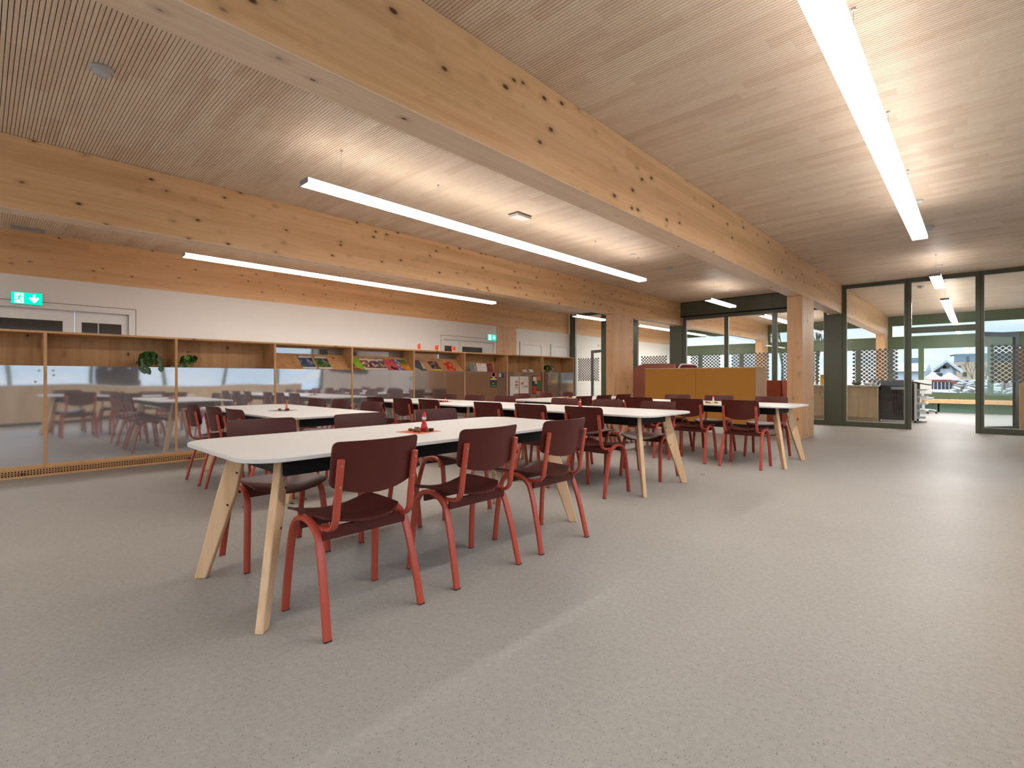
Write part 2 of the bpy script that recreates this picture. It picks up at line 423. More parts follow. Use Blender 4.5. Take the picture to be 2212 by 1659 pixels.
# timber beams and columns
def beam(name, x0, x1, y0, y1, lab, z0=ZB, mat='beam'):
    b_ = Box(x0, x1, y0, y1, z0, ZC - .001); b_.m[0] = 1   # light from the floor, painted as a paler underside
    o = b_.build(name, [M[mat], M['beam_floorlit']], bevel=.004, seg=1)
    return tag(o, lab, 'beam', 'glued timber ceiling beams')
beam('timber_beam', -2.485, -2.243, YB, YG - .03, 'wide glued timber ceiling beam crossing the picture overhead')
beam('timber_beam', -6.255, -6.043, YB, YG - .03, 'knotty glued timber ceiling beam, second from the left wall')
beam('timber_beam', XL - .2, XL + .003, YB, YG - .06, 'glued timber beam along the top of the left white wall')
beam('timber_beam', 1.31, XR - .001, YB, YG - .03, 'glued timber beam above the right-hand windows')
beam('timber_beam', -2.485, -2.243, YG + .08, YF - .05, 'timber beam in the rear room seen through the glass beside the open doorway')
beam('timber_beam', -6.255, -6.043, YG + .08, YF - .05, 'timber beam in the rear room seen above the ochre partition')
beam('timber_beam', XL - .2, XL + .003, YG + .08, YF - .05, 'timber beam along the top of the rear room white wall')
def column(x0, x1, y0, y1, lab):
    o = Box(x0, x1, y0, y1, 0, ZB - .001).build('timber_column', M['column'], bevel=.004, seg=1)
    return tag(o, lab, 'column', 'timber columns under the beams')
column(-2.485, -2.243, 9.822, 10.66, 'timber column at the right end of the ochre partition')
column(-6.215, -5.99, 9.80, 10.63, 'timber column beside the pink booth, left of the ochre partition')
column(XL - .1, XL + .012, 9.911, 10.726, 'flat timber pilaster on the left wall above the shelves')
column(-2.485, -2.243, 20.38, 21.1, 'timber column in the rear room under the beam beside the open doorway')
column(-6.255, -6.0, 20.38, 21.1, 'timber column in the rear room seen above the ochre partition')

# ------------------------------------------------------------------ glazed partition (y = YG)
def lattice(x0, x1, z0, z1, y, px, pz, parent):
    mb = MB(); hx = px / 2 * .80; hz = pz / 2 * .80
    nx = int((x1 - x0) / px); ox = (x1 - x0 - nx * px) / 2
    nz = int(round((z1 - z0) / pz))
    for j in range(2 * nz - 1):
        for i in range(nx):
            if j % 2 and i == nx - 1: continue
            cx = x0 + ox + px * (i + .5 + (.5 if j % 2 else 0)); cz = z0 + pz / 2 * (j + 1)
            mb.add([(cx - hx, y, cz), (cx, y, cz - hz), (cx + hx, y, cz), (cx, y, cz + hz)], [(0, 1, 2, 3)])
    return mb.build('lattice_film', M['film'], parent)
def glazing(name, lab, panes, x0, x1, ztop, zbot=.11, posts=(), fw=.085, depth=.07, y=YG, film=True, lx=.094, lz=.0855):
    """frame x0..x1; panes = list of (xa, xb)"""
    r = thing(name, lab, 'window', kind='structure')
    f = MB(); y0, y1 = y - .02, y - .02 + depth
    f.box(x0, x1, y0, y1, 0, zbot); f.box(x0, x1, y0, y1, ztop - fw, ztop)
    xs = [x0] + [v for p in panes for v in p] + [x1]
    for i in range(0, len(xs), 2):
        if xs[i + 1] - xs[i] > .001: f.box(xs[i], xs[i + 1], y0, y1, zbot, ztop - fw)
    f.build('frame', M['green'], r)
    for a, b in panes:
        MB().box(a, b, y + .012, y + .018, zbot, ztop - fw).build('pane', M['glass'], r)
        bd = MB(); bd.box(a, a + .009, y - .012, y + .011, zbot, ztop - fw); bd.box(b - .009, b, y - .012, y + .011, zbot, ztop - fw)
        bd.box(a + .009, b - .009, y - .012, y + .011, zbot, zbot + .009); bd.box(a + .009, b - .009, y - .012, y + .011, ztop - fw - .009, ztop - fw)
        bd.build('glazing_bead', M['lightgrey'], r)
        if film: lattice(a + .05, b - .05, .965, 1.765, y + .008, lx, lz, r)
    return r
glazing('window_1', 'tall glazed bay between the left wall and the leftmost timber column', [(-9.63, -8.63)], -9.76, -8.50, ZC - .001)
glazing('window_2', 'glazed bay left of the dark green post behind the pink booth', [(-7.37, -6.36)], -7.53, -6.30, ZC - .001, fw=.09)
glazing('window_3', 'three-pane glazed partition behind the ochre partition', [(-5.883, -4.852), (-4.757, -3.702), (-3.594, -2.60)], -5.987, -2.544, 2.757)
glazing('window_4', 'tall latticed pane between the right post and the open doorway', [(-2.164, -1.133)], -2.243, -1.091, ZC - .001)
glazing('window_5', 'tall latticed glazing right of the open doorway', [(.082, 1.45)], .034, XR, ZC - .001)
# doorways
r = thing('door_5', 'dark framed open doorway with glass over it, right side of the partition', 'door', kind='structure')
f = MB(); y0, y1 = YG - .02, YG + .05
f.box(-1.091, -1.02, y0, y1, 0, ZC - .001); f.box(-.038, .034, y0, y1, 0, ZC - .001)
f.box(-1.02, -.038, y0, y1, 2.013, 2.135); f.box(-1.02, -.038, y0, y1, 3.075, ZC - .001)
f.build('frame', M['green'], r)
sm = MB()
for xx in (-1.091, .034): sm.box(xx - .003, xx + .003, YG - .0215, YG - .0198, 0, ZC - .001)
sm.build('seam', M['black'], r)
MB().box(-1.02, -.038, YG + .012, YG + .018, 2.135, 3.075).build('pane', M['glass'], r)
def leaf(parent, hx, hy, ang, w=1.0):
    """open door leaf hinged at (hx,hy), pointing along angle ang (from +x)"""
    lf = MB(); s = .1
    lf.box(0, w, -.025, .025, .02, .02 + s); lf.box(0, w, -.025, .025, 1.985 - s * .9, 1.985)
    lf.box(0, .09, -.025, .025, .02 + s, 1.895); lf.box(w - .1, w, -.025, .025, .02 + s, 1.895)
    o = lf.build('leaf', M['doorgrey'], parent, loc=(hx, hy, 0), rz=ang)
    MB().box(.09, w - .1, -.004, .004, .12, 1.895).build('glass', M['glass'], o)
    MB().cyl((w - .05, -.03, 1.03), (w - .05, -.07, 1.03), .008).cyl((w - .05, -.07, 1.03), (w - .17, -.07, 1.03), .008).build('handle', M['steel'], o)
leaf(r, .02, YG + .07, math.radians(55), .98)
r = thing('door_6', 'open glazed doorway behind the leftmost timber column', 'door', kind='structure')
f = MB()
f.box(-8.50, -8.44, y0, y1, 0, ZC - .001); f.box(-7.59, -7.53, y0, y1, 0, ZC - .001); f.box(-8.44, -7.59, y0, y1, 2.01, 2.09); f.box(-8.44, -7.59, y0, y1, 3.075, ZC - .001)
f.build('frame', M['green'], r)
MB().box(-8.44, -7.59, YG + .012, YG + .018, 2.09, 3.075).build('pane', M['glass'], r)
leaf(r, -8.50, YG + .08, math.radians(180 - 27), .95)
# posts and green fascia
S(Box(-2.544, -2.243, YG - .04, YG + .06, 0, ZB - .002).build('trim_2', M['green']), 'wide dark green post under the end of the big beam', 'post')
S(Box(-6.298, -5.987, YG - .04, YG + .06, 0, ZB - .002).build('trim_3', M['green']), 'wide dark green post under the end of the second beam', 'post')
S(Box(XL, -9.76, YG - .03, YG + .06, 0, ZC - .001).build('trim_4', M['green']), 'narrow dark green post against the left wall', 'post')
r = thing('trim_5', 'dark green metal fascia above the glazing behind the ochre partition', 'panel', kind='structure')
for a, b in ((-6.04, -4.85), (-4.842, -3.694), (-3.686, -2.486)):
    Box(a, b, YG - .035, YG + .05, 2.79, 3.145).build('panel', M['green'], r)
Box(-6.04, -2.486, YG - .02, YG + .04, 2.757, 2.79).build('shadow_gap', M['black'], r)
Box(-6.04, -2.486, YG - .02, YG + .04, 3.145, ZC - .001).build('shadow_gap', M['black'], r)

# ------------------------------------------------------------------ right side wall (behind and beside the camera)
r = thing('wall_right', 'white wall with a long band of windows at the right', 'wall', kind='structure')
w = MB(); w.box(XR, XR + .2, YB, YF, 0, .62); w.box(XR, XR + .2, YB, YF, 2.62, ZC + .05); w.box(XR, XR + .2, YB, -4.2, .62, 2.62); w.box(XR, XR + .2, 8.2, 13.6, .62, 2.62); w.box(XR, XR + .2, 21.0, YF, .62, 2.62)
w.build('wall_surface', M['wall'], r)
def sidewin(nm, lab, ya, yb, n):
    r = thing(nm, lab, 'window', kind='structure'); f = MB(); x = XR + .05
    f.box(x, x + .08, ya, yb, .62, .70); f.box(x, x + .08, ya, yb, 2.54, 2.62)
    for i in range(n + 1):
        c = ya + (yb - ya) * i / n; c = min(max(c, ya + .04), yb - .04)
        f.box(x, x + .08, c - .04, c + .04, .70, 2.54)
    f.build('frame', M['greenmid'], r)
    MB().box(x + .035, x + .04, ya + .04, yb - .04, .7, 2.54).build('pane', M['glass'], r)
sidewin('window_6', 'band of daylight windows on the right wall of the dining room', -4.2, 8.2, 8)
sidewin('window_7', 'band of daylight windows on the right wall of the rear room', 13.6, 21.0, 5)
r = thing('door_7', 'white double door in the right wall near the partition', 'door', kind='structure')
for a in (10.9, 11.86):
    lf = Box(XR - .03, XR - .001, a, a + .94, 0, 2.1).build('leaf', M['doorwhite'], r, bevel=.003)
    Box(XR - .08, XR - .03, a + (.86 if a < 11 else .02), a + (.90 if a < 11 else .06), .95, 1.15).build('handle', M['steel'], lf)
# counter row under the windows
for i in range(8):
    a = -2.4 + i * 1.2
    q = thing('base_cabinet', 'pale spruce base cabinet under the right-hand windows, number %s from the back wall' % ['one', 'two', 'three', 'four', 'five', 'six', 'seven', 'eight'][i], 'cabinet', (0, 0, 0), group='base cabinets under the windows')
    Box(.96, XR - .002, a + .002, a + 1.198, .08, .88).build('body', M['paleply_y'], q)
    Box(1.02, XR - .002, a + .002, a + 1.198, 0, .08).build('plinth', M['darkgrey'], q)
    for b in (a + .006, a + .603):
        d = Box(.94, .959, b, b + .591, .09, .875).build('door', M['paleply_y'], q, bevel=.002)
        Box(.925, .94, b + .25, b + .35, .82, .83).build('handle', M['steel'], d)
tag(Box(.93, XR - .002, -2.41, 7.21, .881, .92).build('worktop', M['lightgrey'], bevel=.003), 'long light grey worktop on the spruce base cabinets', 'worktop')
t = thing('coffee_machine', 'dark coffee machine on the worktop by the window', 'coffee machine', (1.22, 2.5, .92))
MB().box(-.22, .22, -.45, .45, 0, .12).box(-.0, .22, -.45, .45, .12, .42).box(-.22, .22, -.45, .45, .42, .55).build('body', M['darkgrey'], t, bevel=.01)
for yy in (-.2, .2): MB().cyl((-.14, yy, .42), (-.14, yy, .36), .035).cyl((-.14, yy, .37), (-.28, yy, .36), .012).build('portafilter', M['steel'], t)
tag(Box(XR - .06, XR - .02, 8.4, 9.9, 1.25, 2.15).build('wall_screen', M['darkgrey'], bevel=.005), 'dark wall mounted screen on the right wall', 'screen')

# ------------------------------------------------------------------ far facade
r = thing('wall_far', 'green framed window wall of the rear room', 'wall', kind='structure')
w = MB(); Y0, Y1 = YF, YF + .12
mull = [-9.85, -8.765, -7.065, -6.13, -4.55, -3.1, -2.19, -1.376, .28, 1.0, 1.55]
w.box(XL, XR, Y0, Y1, 0, .61); w.box(XL, XR, Y0, Y1, 2.05, 2.47); w.box(XL, XR, Y0, Y1, 2.84, ZC + .03)
for c in mull: w.box(c - .07, c + .07, Y0, Y1, .61, 2.05)
for c in (-9.85, -6.13, -2.30, 1.55): w.box(c - .16, c + .16, Y0, Y1, 2.47, 2.84)
w.build('frame', M['greenmid'], r)
for z0, z1 in ((.61, 2.05), (2.47, 2.84)):
    MB().box(XL, XR, Y0 + .05, Y0 + .056, z0, z1).build('pane', M['glass'], r)
for c in (-1.28, .2): MB().box(c, c + .03, Y0 - .04, Y0, 1.02, 1.14).cyl((c + .015, Y0 - .04, 1.08), (c + .1, Y0 - .05, 1.08), .01).build('handle', M['lightgrey'], r)
t = thing('window_bench', 'long low bench with timber seat and green base under the rear windows', 'bench', (0, 0, 0))
Box(-2.1, XR - .01, 20.62, YF - .002, .28, .40).build('seat', M['beam'], t, bevel=.004)
for a in (-2.1, -.95, .25):
    Box(a + .003, min(a + 1.2, XR - .01) - .003, 20.95, YF - .002, 0, .26).build('base_panel', M['greenlight'], t)
t = thing('window_bench', 'long low green bench under the rear windows left of the timber column', 'bench', (0, 0, 0))
Box(-5.9, -2.6, 20.62, YF - .002, .28, .40).build('seat', M['beam'], t, bevel=.004)
Box(-5.9, -2.6, 20.95, YF - .002, 0, .26).build('base_panel', M['greenlight'], t)

# ------------------------------------------------------------------ rear room furniture
t = thing('kitchen_cabinet', 'pale spruce kitchen cabinet with drawers behind the right post', 'cabinet', (0, 0, 0))
Box(-3.9, -2.83, 15.02, 15.62, .1, .86).build('body', M['paleply'], t)
for i in range(5): Box(-3.3, -2.84, 15.0, 15.02, .1 + i * .152, .245 + i * .152).build('drawer', M['paleply'], t, bevel=.003)
Box(-3.88, -3.31, 15.0, 15.02, .1, .857).build('door', M['paleply'], t, bevel=.003)
Box(-3.9, -2.83, 15.05, 15.6, 0, .1).build('plinth', M['paleply'], t)
t = thing('kitchen_cabinet', 'plain pale spruce cabinet behind the glass left of the dark cabinet', 'cabinet', (0, 0, 0))
Box(-2.82, -1.80, 15.02, 15.62, .1, .86).build('body', M['paleply'], t)
Box(-2.81, -1.86, 15.0, 15.02, .1, .857).build('door', M['paleply'], t, bevel=.003)
Box(-2.82, -1.80, 15.05, 15.6, 0, .1).build('plinth', M['paleply'], t)
tag(Box(-3.92, -1.77, 14.96, 15.64, .861, .90).build('worktop', M['lightgrey'], bevel=.003), 'grey worktop on the pale spruce kitchen cabinets in the rear room', 'worktop')
t = thing('dark_cabinet', 'low black cabinet behind the latticed pane next to the open doorway', 'cabinet', (0, 0, 0))
Box(-1.755, -1.19, 15.2, 15.8, .06, 1.02).build('body', M['darkgrey'], t, bevel=.004)
Box(-1.55, -1.18, 15.17, 15.2, .80, .86).build('handle', M['grey'], t, bevel=.005)
for k in range(6): Box(-1.50 + k * .05, -1.485 + k * .05, 15.192, 15.2, .15, .74).build('grille_bar', M['black'], t)
Box(-1.74, -1.18, 15.22, 15.78, 0, .06).build('base', M['steel'], t)
t = thing('shelf_trolley', 'white and dark narrow metal trolley seen edge-on in the open doorway', 'trolley', (-1.12, 15.35, 0))
Box(-.045, .0, 0, .9, .05, .95).build('back_panel', M['darkwood'], t)
for yy in (0, .86): Box(0, .05, yy, yy + .04, .05, .98).build('upright', M['lightgrey'], t)
for zz in (.1, .27, .44, .61, .78): Box(0, .22, .04, .86, zz, zz + .02).build('shelf', M['lightgrey'], t)
MB().prism([(-.06, .97), (.28, .90), (.28, .92), (-.06, .995)], 'y', 0, .9).build('top', M['black'], t)
for yy in (.1, .8): MB().cyl((0, yy, .03), (.03, yy, .03), .03).build('wheel', M['black'], t)
t = thing('office_chair', 'white office chair with grey seat and castors in the rear room', 'chair', (-1.22, 19.7, 0))
for k in range(5):
    a = k * 2 * PI / 5 + .1
    lg = MB().sweep([(0, 0, .13), (.15 * math.cos(a), .15 * math.sin(a), .12), (.30 * math.cos(a), .30 * math.sin(a), .09)], (-math.sin(a), math.cos(a), 0), .028, .018).build('leg', M['lightgrey'], t, smooth=True)
    MB().cyl((.3 * math.cos(a), .3 * math.sin(a) - .02, .03), (.3 * math.cos(a), .3 * math.sin(a) + .02, .03), .03).build('castor', M['darkgrey'], lg)
MB().cyl((0, 0, .1), (0, 0, .44), .035).build('column', M['lightgrey'], t)
def seatp(u, v):
    a = (u - .5) * 2; b = (v - .5) * 2
    return (a * .25 * math.sqrt(max(0, 1 - .35 * b * b)), b * .24 * math.sqrt(max(0, 1 - .3 * a * a)), .50 - .02 * b * b)
MB().sheet(seatp, 8, 8, (0, 0, -.05)).build('seat', M['grey'], t, smooth=True)
MB().sheet(lambda u, v: ((u - .5) * .42, -.22 + .05 * ((u - .5) * 2) ** 2 * -1, .60 + .42 * v), 8, 6, (0, -.03, 0)).build('backrest', M['lightgrey'], t, smooth=True)
MB().sweep([(0, 0, .45), (0, -.2, .46), (0, -.26, .6), (0, -.27, .75)], (1, 0, 0), .03, .012).build('back_support', M['lightgrey'], t, smooth=True)
t = thing('tall_cabinet', 'brown wooden cupboard at the right edge behind the open glass door', 'cabinet', (0, 0, 0))
Box(.62, 1.2, 14.55, 15.2, 0, 1.66).build('body', M['panel'], t)
Box(.625, .905, 14.53, 14.55, .05, 1.64).build('door', M['panel'], t); Box(.915, 1.195, 14.53, 14.55, .05, 1.64).build('door', M['panel'], t)
t = thing('lidded_box', 'yellow box on the kitchen worktop beside the timber column', 'box', (-2.93, 15.3, .9))
Box(-.12, .12, -.1, .1, 0, .24).build('body', M['yellow'], t, bevel=.006); Box(-.125, .125, -.105, .105, .24, .27).build('lid', M['lightgrey'], t, bevel=.004)
def dish(lab, x, y, r, h, mat):
    tag(MB().lathe([(r * .5, 0), (r * .95, h * .5), (r, h), (r * .93, h), (r * .85, h * .5), (.01, .012)], n=18).build('bowl', M[mat], loc=(x, y, .9), smooth=True), lab, 'bowl')
dish('dark bowl on the kitchen worktop behind the latticed pane', -2.25, 15.2, .11, .07, 'darkgrey')
dish('white bowl on the kitchen worktop behind the latticed pane', -2.02, 15.22, .1, .06, 'cream')
t = thing('kettle', 'small steel kettle on the kitchen worktop nearest the dark cabinet', 'kettle', (-1.87, 15.28, .9))
MB().lathe([(.07, 0), (.085, .05), (.08, .12), (.05, .18), (.02, .19)], n=18).build('body', M['steel'], t, smooth=True)
MB().sweep([(.07, 0, .05), (.13, 0, .08), (.12, 0, .17), (.05, 0, .18)], (0, 1, 0), .01, .008).build('handle', M['black'], t, smooth=True)

# ------------------------------------------------------------------ ochre partition and booths
t = thing('storage_partition', 'ochre felt covered low partition with beige end panel behind the right tables', 'partition', (0, 0, 0))
PX0, PX1, PY0, PY1, PZ = -5.28, -3.03, 9.88, 10.56, 1.275
Box(PX0, PX1 - .02, PY0 + .012, PY1, .20, PZ - .006).build('body', M['paleply'], t)
for a, b in ((PX0, -4.168), (-4.162, PX1)):
    Box(a, b, PY0, PY0 + .011, .20, PZ - .006).build('front_panel', M['ochre'], t)
Box(PX1 - .019, PX1 + .001, PY0 + .012, PY1, .20, PZ - .006).build('end_panel', plain('beige_panel', (.62, .47, .33), .7), t)
Box(PX0 - .004, PX1 + .006, PY0 - .004, PY1 + .004, PZ - .005, PZ + .008).build('top_edge', M['paleply'], t)
Box(PX0 + .05, PX1 + .02, PY0 - .01, PY1, .001, .12).build('plinth', M['white'], t)
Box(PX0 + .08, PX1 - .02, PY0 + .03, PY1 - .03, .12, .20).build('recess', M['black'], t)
c = MB(); P = [(-3.25 + .05 * i, PY0 - .05 - .015 * math.sin(i * .9), .012 + .03 * abs(math.sin(i * .4))) for i in range(14)]
c.sweep(P, (0, 0, 1), .006, .006, n=6); tag(c.build('power_cable', M['black'], smooth=True), 'black cable lying at the foot of the ochre partition', 'cable')

def arch(x0, x1, z0, z1, r, left=True, right=True, n=8):
    p = [(x0, z0), (x1, z0)]
    if right: p += [(x1 - r + r * math.cos(a), z1 - r + r * math.sin(a)) for a in [PI / 2 * k / n for k in range(n + 1)]]
    else: p += [(x1, z1)]
    if left: p += [(x0 + r - r * math.sin(a), z1 - r + r * math.cos(a)) for a in [PI / 2 * k / n for k in range(n + 1)]]
    else: p += [(x0, z1)]
    return p
t = thing('acoustic_booth', 'dusty pink high-backed booth with rounded corners behind the ochre partition', 'booth', (0, 0, 0))
MB().prism(arch(-6.16, -5.10, .15, 1.405, .26, True, False), 'y', 10.93, 10.99).build('back_shell', M['pink'], t, smooth=True)
MB().prism(arch(-6.172, -5.10, .14, 1.417, .27, True, False), 'y', 10.995, 11.02).build('back_trim', M['darkgrey'], t, smooth=True)
MB().prism(arch(10.93, 12.1, .15, 1.405, .30), 'x', -5.10, -5.05).build('side_shell', M['maroon'], t, smooth=True)
MB().prism(arch(10.92, 12.11, .14, 1.417, .31), 'x', -5.05, -5.03).build('side_trim', M['lightgrey'], t, smooth=True)
MB().prism(arch(10.95, 12.08, .16, 1.39, .29), 'x', -5.03, -5.0).build('side_lining', M['maroon'], t, smooth=True)
Box(-6.1, -5.11, 11.03, 11.7, .15, .45).build('seat', M['salmon'], t, bevel=.03)
for xx in (-6.1, -5.2):
    for yy in (11.0, 11.6): MB().cyl((xx, yy, 0), (xx, yy, .15), .02).build('leg', M['black'], t)
t = thing('acoustic_booth', 'salmon high-backed booth end showing right of the ochre partition', 'booth', (0, 0, 0))
MB().prism(arch(-3.42, -2.96, .15, 1.03, .1, False, False), 'y', 11.3, 11.36).build('back_shell', M['salmon'], t)
MB().prism([(-2.96, .15), (-2.93, .3), (-2.925, .7), (-2.95, 1.03), (-2.97, 1.03), (-2.97, .15)], 'y', 11.3, 12.1).build('side_shell', M['salmon'], t, smooth=True)
Box(-3.42, -2.97, 11.37, 12.0, .15, .47).build('seat', M['salmon'], t, bevel=.03)
MB().prism([(-3.38, .55), (-2.975, .55), (-2.975, .60), (-3.38, .60)], 'y', 11.26, 11.30).build('seam_strip', M['pink'], t)
for xx in (-3.38, -3.0):
    for yy in (11.33, 11.95): MB().cyl((xx, yy, 0), (xx, yy, .15), .02).build('leg', M['black'], t)

# ------------------------------------------------------------------ ceiling lights and fittings
def lamp(x, y0, y1, lab, mat='lamp', cab=(), canopy=None, z=2.755, n=0):
    t = thing('linear_pendant_light', lab, 'ceiling light', (x, y0, z), group='linear pendant lights')
    Ln = y1 - y0
    Box(-.070, .070, .006, Ln - .006, 0, .003).build('diffuser', M[mat], t)
    Box(-.072, .072, .006, Ln - .006, .0032, .042).build('side_cover', M['uplight'], t)
    for a in (0, Ln - .006): Box(-.074, .074, a, a + .006, -.001, .044).build('end_cap', M['grey'], t)
    for c in cab:
        MB().cyl((0, c - y0, .042), (0, c - y0, ZC - z), .0015, 6).build('suspension_cable', M['steel'], t)
        MB().cyl((0, c - y0, ZC - z - .014), (0, c - y0, ZC - z - .001), .012, 10).build('ceiling_mount', M['steel'], t)
    if canopy: MB().cyl((0, canopy - y0, ZC - z - .02), (0, canopy - y0, ZC - z - .001), .05, 20).build('canopy', M['lightgrey'], t)
lamp(-.514, 1.85, 7.78, 'brightest long pendant light strip at the upper right', cab=(1.95, 3.37, 4.86, 6.36, 7.54), canopy=7.54)
lamp(-4.257, 1.92, 7.88, 'long pendant light strip hanging over the middle tables', cab=(2.27, 3.39, 4.91, 6.41, 7.545), canopy=7.545)
lamp(-8.005, 1.93, 7.97, 'long pendant light strip hanging along the left wall behind the shelves', cab=(2.27, 4.9, 7.54), canopy=7.54)
lamp(-8.01, 11.05, 12.5, 'short pendant light beside the leftmost timber column', cab=(11.2, 12.2), canopy=12.2)
lamp(-4.257, 10.74, 12.25, 'short pendant light above the ochre partition', cab=(11.05, 12.1), canopy=12.1)
lamp(-.52, 10.75, 12.28, 'short pendant light before the open doorway', cab=(11.04, 12.13), canopy=12.13)
lamp(-.514, -4.3, -.95, 'added fill light strip behind the photographer at the right', cab=(-4, -1.2))  # unseen strips added behind the camera to brighten the near ceiling
lamp(-4.257, -4.3, -.95, 'added fill light strip behind the photographer at the middle', cab=(-4, -1.2))
lamp(-8.005, -4.3, -.95, 'added fill light strip behind the photographer at the left', cab=(-4, -1.2))
lamp(-.525, 14.2, 19.85, 'pendant light in the rear room seen through the glass over the doorway', 'lampfar', cab=(14.3, 17, 19.7))
lamp(-4.257, 14.4, 19.85, 'pendant light in the rear room seen above the ochre partition', 'lampfar', cab=(14.5, 19.7))
lamp(-8.01, 14.5, 19.85, 'pendant light in the rear room along its white wall', 'lampfar', cab=(14.6, 19.7))
def smoke(x, y, lab):
    t = thing('smoke_detector', lab, 'smoke detector', (x, y, ZC), group='smoke detectors on the ceiling')
    MB().lathe([(.064, -.001), (.066, -.014), (.060, -.024)], n=24).build('base', M['detector'], t, smooth=True)
    MB().lathe([(.050, -.024), (.047, -.040), (.034, -.054), (.012, -.060)], n=24).build('sensor_dome', M['detector'], t, smooth=True)
smoke(-4.308, .568, 'large grey smoke detector on the ceiling at the upper left')
smoke(-4.28, 8.95, 'smoke detector on the ceiling beyond the middle light strip')
smoke(-.50, 8.93, 'smoke detector on the ceiling near the end of the brightest light strip')
smoke(-.95, 14.6, 'smoke detector on the rear room ceiling')
t = thing('emergency_light', 'rectangular white emergency light on the ceiling beside the middle light strip', 'emergency light', (-4.28, 4.73, ZC))
Box(-.085, .085, -.13, .13, -.012, -.001).build('base', M['gap'], t); Box(-.075, .075, -.12, .12, -.045, -.012).build('cover', M['white'], t, bevel=.004)
tag(MB().lathe([(.022, -.001), (.022, -.01), (.01, -.016)], n=16).build('ceiling_sensor', M['grey'], loc=(-4.30, 7.80, ZC)), 'tiny round sensor on the ceiling by the end of the middle light strip', 'sensor')
t = thing('ceiling_vent', 'thin grey rectangular vent on the ceiling above the left wall', 'vent', (-9.68, .30, ZC))
Box(-.06, .06, 0, .34, -.03, -.001).build('housing', M['grey'], t)
tag(Box(XL, XL + .02, 15.0, 15.35, 2.16, 2.27).build('wall_vent', M['lightgrey']), 'small grey wall vent seen through the glass left of the leftmost column', 'vent')

def exit_sign(x, y, z, w, h, lab):
    t = thing('exit_sign', lab, 'exit sign', (x, y, z))
    k = w / .315
    Box(-.03, 0, 0, w, 0, h).build('housing', M['lightgrey'], t)
    g = Box(0, .004, 0, w, 0, h).build('green_face', M['signgreen'], t)
    def poly(name, pts, d, mat):
        MB().prism([(a * k, b * k) for a, b in pts], 'x', .004, .004 + d).build(name, M[mat], t)
    poly('white_door', [(.032, .012), (.125, .012), (.125, .150), (.032, .150)], .001, 'signwhite')
    # arrow pointing down
    poly('arrow', [(.218, .142), (.244, .142), (.244, .085), (.272, .108), (.284, .085), (.231, .018), (.178, .085), (.190, .108), (.218, .085)], .001, 'signwhite')
    m = MB()
    def bar(a, b, c, d, wd=.011):
        v = Vector((c - a, d - b)).normalized(); n = Vector((-v.y, v.x)) * wd / 2
        m.prism([((a + n.x) * k, (b + n.y) * k), ((a - n.x) * k, (b - n.y) * k), ((c - n.x) * k, (d - n.y) * k), ((c + n.x) * k, (d + n.y) * k)], 'x', .005, .0065)
    m.prism([((.092 + .010 * math.cos(a)) * k, (.128 + .010 * math.sin(a)) * k) for a in [2 * PI * i / 12 for i in range(12)]], 'x', .005, .0065)
    bar(.086, .115, .076, .078, .020); bar(.084, .112, .058, .105); bar(.058, .105, .048, .088); bar(.086, .112, .108, .098); bar(.108, .098, .116, .108)
    bar(.074, .080, .092, .052, .013); bar(.092, .052, .104, .026, .012); bar(.078, .080, .062, .058, .013); bar(.062, .058, .018, .052, .012)
    m.build('running_figure', M['signgreen'], t)
exit_sign(XL + .035, .312, 2.121, .315, .163, 'large lit green exit sign above the left white double door')
exit_sign(XL + .035, 9.535, 2.115, .32, .162, 'small far lit green exit sign beside the timber pilaster')

